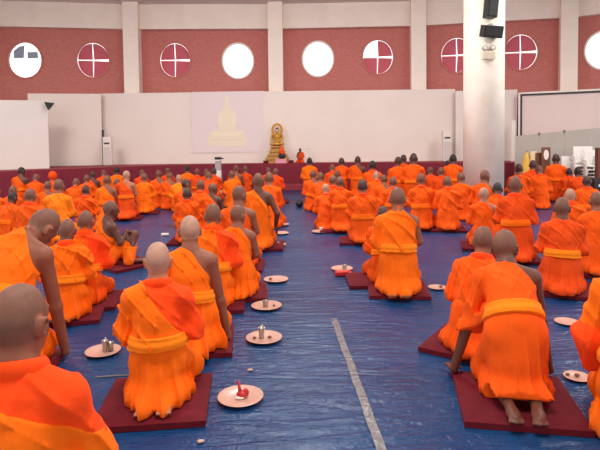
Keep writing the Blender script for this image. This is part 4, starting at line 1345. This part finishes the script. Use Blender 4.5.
# ------------------------------------------------------------------ people on their cushions
CUSH = {  # by head pixel x,y: description of whose cushion
 (157.5, 242): ('under the pale-headed person with a red-orange sleeve', .62, .60, -.02, -.10),
 (45, 208.5): ('under the big person looking down', .60, .60, .0, .0),
 (189, 215.5): ('under the person with straight bare right arm', .60, .60, .0, .05),
 (67, 219): ('under the light-robed person half hidden at left', .58, .58, 0, .0),
 (85.5, 210.5): ('under the person with a long red-orange shoulder cloth', .60, .58, 0, 0),
 (213, 203.5): ('under the red-collared person in the left aisle row', .58, .58, 0, 0),
 (110, 200.5): ('under the person sitting sideways', .66, .62, .08, .1),
 (237.5, 205): ('under the bare-armed person beside the mid-aisle plate', .58, .58, 0, 0),
 (239, 185.5): ('under the aisle-row person whose head is turned right', .58, .58, 0, 0),
 (258, 173): ('under the tall person with long bare right arm', .58, .58, .06, 0),
 (187, 187.5): ('under the dark-headed person beside bare blue floor', .56, .56, 0, 0),
 (126, 170.5): ('under the light-headed person with yellow sash', .56, .56, 0, 0),
 (144, 173): ('under the right neighbour of the light-headed sashed person', .56, .56, 0, 0),
 (275.5, 168): ('under the far person in deep red-orange robe', .56, .56, .04, 0),
 (505, 229.5): ('under the crouching person with bare soles', .66, .64, .0, -.12),
 (483, 226): ('under the person with a rolled bright red collar', .62, .60, -.06, 0),
 (397.5, 187): ('under the large kneeling person at the right aisle edge', .60, .58, 0, 0),
 (383, 206): ('under the person with lowered head at the right aisle edge', .62, .56, -.1, 0),
 (362.5, 179): ('under the red-collared person left of the large kneeling one', .58, .56, -.06, 0),
 (340, 176.5): ('next to the plate with a small white cup', .58, .56, -.05, 0),
 (562, 197): ('under the person in deep orange robe and sash', .62, .60, 0, 0),
 (421, 173): ('under the sashed person behind the large kneeling one', .58, .58, 0, 0),
 (447, 176): ('under the wide-robed person left of the pillar', .58, .58, 0, 0),
 (597, 191.5): ('under the person behind the red-sleeved one at right', .58, .58, 0, 0),
 (484, 187.5): ('under the light-headed person at the pillar', .58, .58, 0, 0),
 (515, 176): ('under the broad person right of the pillar', .60, .58, 0, 0),
}
CUSH_PROTO = {}
def cushion(loc, yaw, w, d, label, mt='maroon_cushion'):
    key = (round(w, 2), round(d, 2))
    if key not in CUSH_PROTO:
        b = B()
        n = 14
        rows = []
        for layer in (0, 1):
            g = [[b.bm.verts.new((w * (i / n - .5), d * (j / n - .5),
                 (0 if layer == 0 else .034 + .012 * (1 - abs(2 * i / n - 1) ** 6) * (1 - abs(2 * j / n - 1) ** 6)))) for j in range(n + 1)] for i in range(n + 1)]
            rows.append(g)
            for i in range(n):
                for j in range(n):
                    f = (g[i][j], g[i + 1][j], g[i + 1][j + 1], g[i][j + 1])
                    b.bm.faces.new(f if layer else f[::-1])
        for i in range(n):
            for (p, q) in (((i, 0), (i + 1, 0)), ((i + 1, n), (i, n)), ((0, i + 1), (0, i)), ((n, i), (n, i + 1))):
                b.bm.faces.new((rows[0][p[0]][p[1]], rows[0][q[0]][q[1]], rows[1][q[0]][q[1]], rows[1][p[0]][p[1]]))
        o = b.build('floor_cushion', MATS[mt])
        CUSH_PROTO[key] = o.data
    else:
        o = link_mesh('floor_cushion', CUSH_PROTO[key])
    o.location = loc; o.rotation_euler = (0, 0, yaw)
    return tag(o, label, 'cushion', 'maroon floor cushions')
ALTAR = Vector((-.7, 16.6, 0))
rj = random.Random(5)
for rows, grp in ((PEOPLE_L, LG), (PEOPLE_R, RG)):
    for (key, px, py, d, dyaw, robe, skin, scalp, label) in rows:
        p = at(px, py, d)
        yaw = -math.atan2(p.x, p.y) * (.8 if p.x > 0 else .35)
        yaw += dyaw + (rj.uniform(-.08, .08) if d > 6 else 0)
        c = CUSH.get((px, py))
        bz = .052 if c else .006
        r = place_person(key, px, py, d, yaw, label, grp, robe, skin, scalp, base_z=bz, inner='a')
        if c:
            txt, w, dp, ox, oy = c
            off = Matrix.Rotation(yaw, 3, 'Z') @ Vector((ox, oy + .12 * r.scale.x, 0))
            cushion((r.location.x + off.x, r.location.y + off.y, .006), yaw + rj.uniform(-.05, .05), w, dp, 'maroon cushion ' + txt)

# ------------------------------------------------------------------ plates and what stands on them
PLATE = {}
def plate(px, py, wpx, label):
    g = ground(px, py, .02)
    rad = wpx / 2 * g.y / F_PX
    if 'm' not in PLATE:
        o = B().lathe([(.55, .0), (.60, .02), (.97, .13), (1.0, .16), (.97, .165), (.62, .06), (.0001, .05)], 48).build('plate', MATS['plate_china'], smooth=True)
        PLATE['m'] = o.data
    else:
        o = link_mesh('plate', PLATE['m'])
    o.scale = (rad, rad, rad); o.location = (g.x, g.y, .008)
    tag(o, label, 'plate', 'offering plates on the tarpaulin')
    return Vector((g.x, g.y, .008 + .05 * rad)), rad
def cup(p, dx, dy, h, r0, label, m='steel'):
    r = empty('cup', (p.x + dx, p.y + dy, p.z + .002)); tag(r, label, 'cup', 'small cups on the plates')
    B().lathe([(r0 * .8, 0), (r0 * .75, .01), (r0, h * .9), (r0 * 1.12, h), (r0 * 1.0, h), (r0 * .8, h * .35), (.0001, h * .33)], 24).build('bowl', MATS[m], r, smooth=True)
    B().cyl((r0 * .2, 0, h * .35), (r0 * .3, 0, h * 1.25), r0 * .22, n=10).build('candle', mat('candle_wax', (222, 206, 190), .5), r)
    return r
def bits(p, spots, label, m='brown_bits'):
    for i, (dx, dy, s) in enumerate(spots):
        o = B().ball((0, 0, s * .6), (s, s * .8, s * .6), 10).build('offering_piece', mat('brown_bits', (130, 74, 58), .6), smooth=True)
        o.location = (p.x + dx, p.y + dy, p.z + .003)
        tag(o, label[i], 'offering')
p, r_ = plate(240.5, 397, 47, 'nearest plate, holding a red packet, right of the front left cushion')
q = empty('red_packet', (p.x + .01, p.y - .0, p.z + .003)); tag(q, 'crumpled red packet with a twisted top on the nearest plate', 'packet')
b = B(); b.ball((0, 0, .022), (.035, .03, .022), 14); b.ball((.022, .005, .028), (.02, .022, .026), 12); b.cyl((-.012, 0, .03), (-.02, .004, .085), .012, .007, 10); b.cyl((-.02, .004, .082), (-.028, .004, .098), .006, .010, 10)
b.build('wrapper', MATS['red_packet'], q, smooth=True)
B().ball((-.012, -.022, .008), (.028, .012, .009), 12).build('paper_flap', MATS['paper_white'], q, smooth=True)
p, r_ = plate(103, 351, 35, 'plate with a metal cup left of the pale-headed person')
cup(p, .015, 0, .085, .022, 'upright metal cup on the plate left of the pale-headed person')
o = B().lathe([(.02, 0), (.022, .06), (.024, .066), (.018, .066), (.016, .01), (.0001, .01)], 20).build('cup', MATS['steel'], smooth=True)
o.location = (p.x + .055, p.y + .01, p.z + .003); tag(o, 'shorter metal cup touching the upright one left of the pale-headed person', 'cup', 'small cups on the plates')
p, r_ = plate(264, 338, 37, 'plate with a tall metal cup, second nearest at the left side of the aisle')
cup(p, -.02, .01, .085, .026, 'tall metal cup on the second nearest aisle plate')
bits(p, [(.045, -.0, .017), (-.075, -.01, .016)], ['brown piece right of the tall metal cup on the aisle plate', 'brown piece left of the tall metal cup on the aisle plate'])
p, r_ = plate(266.5, 306, 31, 'plate with a low dark cup, third nearest at the left side of the aisle')
cup(p, -.01, .01, .05, .03, 'low dark cup on the third nearest aisle plate')
bits(p, [(.07, 0, .014)], ['brown piece beside the low dark cup on the third aisle plate'])
p, r_ = plate(276, 279.5, 25, 'plate with one dark piece, fourth nearest at the left side of the aisle')
bits(p, [(-.06, .0, .022)], ['dark piece at the left end of the fourth aisle plate'])
p, r_ = plate(278, 244.5, 17, 'plate beside the cushion of the tall person with long bare arm')
cup(p, 0, 0, .035, .03, 'low cup on the plate beside the tall bare-armed person')
plate(281, 233, 16, 'lower of two thin plates close together in the far aisle')
plate(282, 224.5, 15, 'upper of two thin plates close together in the far aisle')
p, r_ = plate(320, 231.5, 17, 'plate with a small white cup at the right side of the aisle')
cup(p, .02, 0, .07, .028, 'small white cup on the right-hand aisle plate', 'white_plastic')
p, r_ = plate(342, 268.5, 22, 'plate with a cup behind the small red box, right of the aisle')
cup(p, .03, 0, .045, .03, 'metal cup on the plate behind the small red box')
g = ground(343, 274.5)
r = empty('red_box', (g.x, g.y - .06, .008), .1); tag(r, 'small flat red box on the tarpaulin before a plate, right of the aisle', 'box')
B().box((0, 0, .02), (.20, .09, .04), bevel=.008).build('body', MATS['red_packet'], r)
B().box((-.02, 0, .043), (.13, .088, .008), bevel=.003).build('lid', mat('red_lid', (214, 52, 44), .5), r)
p, r_ = plate(437, 287, 18, 'plate between the large kneeling person and the rolled red collar')
bits(p, [(.04, 0, .02)], ['dark piece on the plate right of the large kneeling person'])
p, r_ = plate(567, 321.5, 24, 'plate peeping out behind the crouching person, upper of two at right')
p, r_ = plate(577, 376, 26, 'plate partly behind the red-sleeved person, lower of two at right')
bits(p, [(-.0, 0, .018), (-.05, .02, .014)], ['larger brown piece on the lower right plate', 'smaller brown piece on the lower right plate'])
p, r_ = plate(141, 286, 14, 'plate in front of the pale-headed person, partly behind the head')
g = ground(165, 236)
o = B().box((0, 0, .02), (.12, .07, .035), bevel=.01).build('paper_packet', MATS['paper_white']); o.location = (g.x, g.y, .008); tag(o, 'small white packet on the bare blue floor at left middle', 'packet')
g = ground(299.5, 207)
r = empty('bowl', (g.x, g.y, .008)); tag(r, 'round black bowl on the floor near the far right aisle edge', 'bowl')
B().lathe([(.05, 0), (.085, .04), (.09, .08), (.075, .11), (.07, .115)], 28).build('vessel', MATS['black_plastic'], r, smooth=True)
B().lathe([(.072, .115), (.07, .125), (.03, .14), (.012, .15)], 28).build('lid', MATS['dark_metal'], r, smooth=True)
for px, py, t in ((249.5, 372, 'small pinkish scrap on the floor beyond the nearest plate'), (200, 444, 'crumpled pale scrap at the near edge of the front left cushion')):
    g = ground(px, py)
    o = B().ball((0, 0, .008), (.016, .013, .008), 8).ball((.012, .005, .007), (.012, .01, .007), 8).build('paper_scrap', mat('scrap', (196, 160, 146), .7)); o.location = (g.x, g.y, .007); tag(o, t, 'scrap')

# ------------------------------------------------------------------ light
w = bpy.data.worlds.new('daylight'); SC.world = w; w.use_nodes = True
nt = w.node_tree; bg = nt.nodes['Background']
bg.inputs['Color'].default_value = (1.0, .97, .94, 1)
bg.inputs['Strength'].default_value = 1.6
def area(name, loc, rot, sx, sy, power, col):
    l = bpy.data.lights.new(name, 'AREA'); l.shape = 'RECTANGLE'; l.size = sx; l.size_y = sy; l.energy = power; l.color = col
    o = bpy.data.objects.new(name, l); o.location = loc; o.rotation_euler = rot; COL.objects.link(o)
    return o
for i, (x, y) in enumerate(((-7, 2), (0, 2), (7, 2), (-7, 9), (0, 9), (7, 9))):  # unseen area lights added to brighten people and pillar from above
    area('overhead_fill', (x, y, 5.9), (0, 0, 0), 2.0, 2.0, 225 if y < 5 else 290, (1, .96, .9))
area('stage_fill', (0, 12.8, 5.9), (math.radians(48), 0, 0), 10, .8, 125, (1, .95, .9))  # unseen area light added to brighten the stage partition
SC.view_settings.view_transform = 'Standard'
SC.view_settings.look = 'None'
SC.view_settings.exposure = 0.2
SC.view_settings.gamma = 1.0
SC.cycles.max_bounces = 7
SC.cycles.use_denoising = True
print('built in %.1f s, objects %d' % (time.time() - T0, len(bpy.data.objects)))
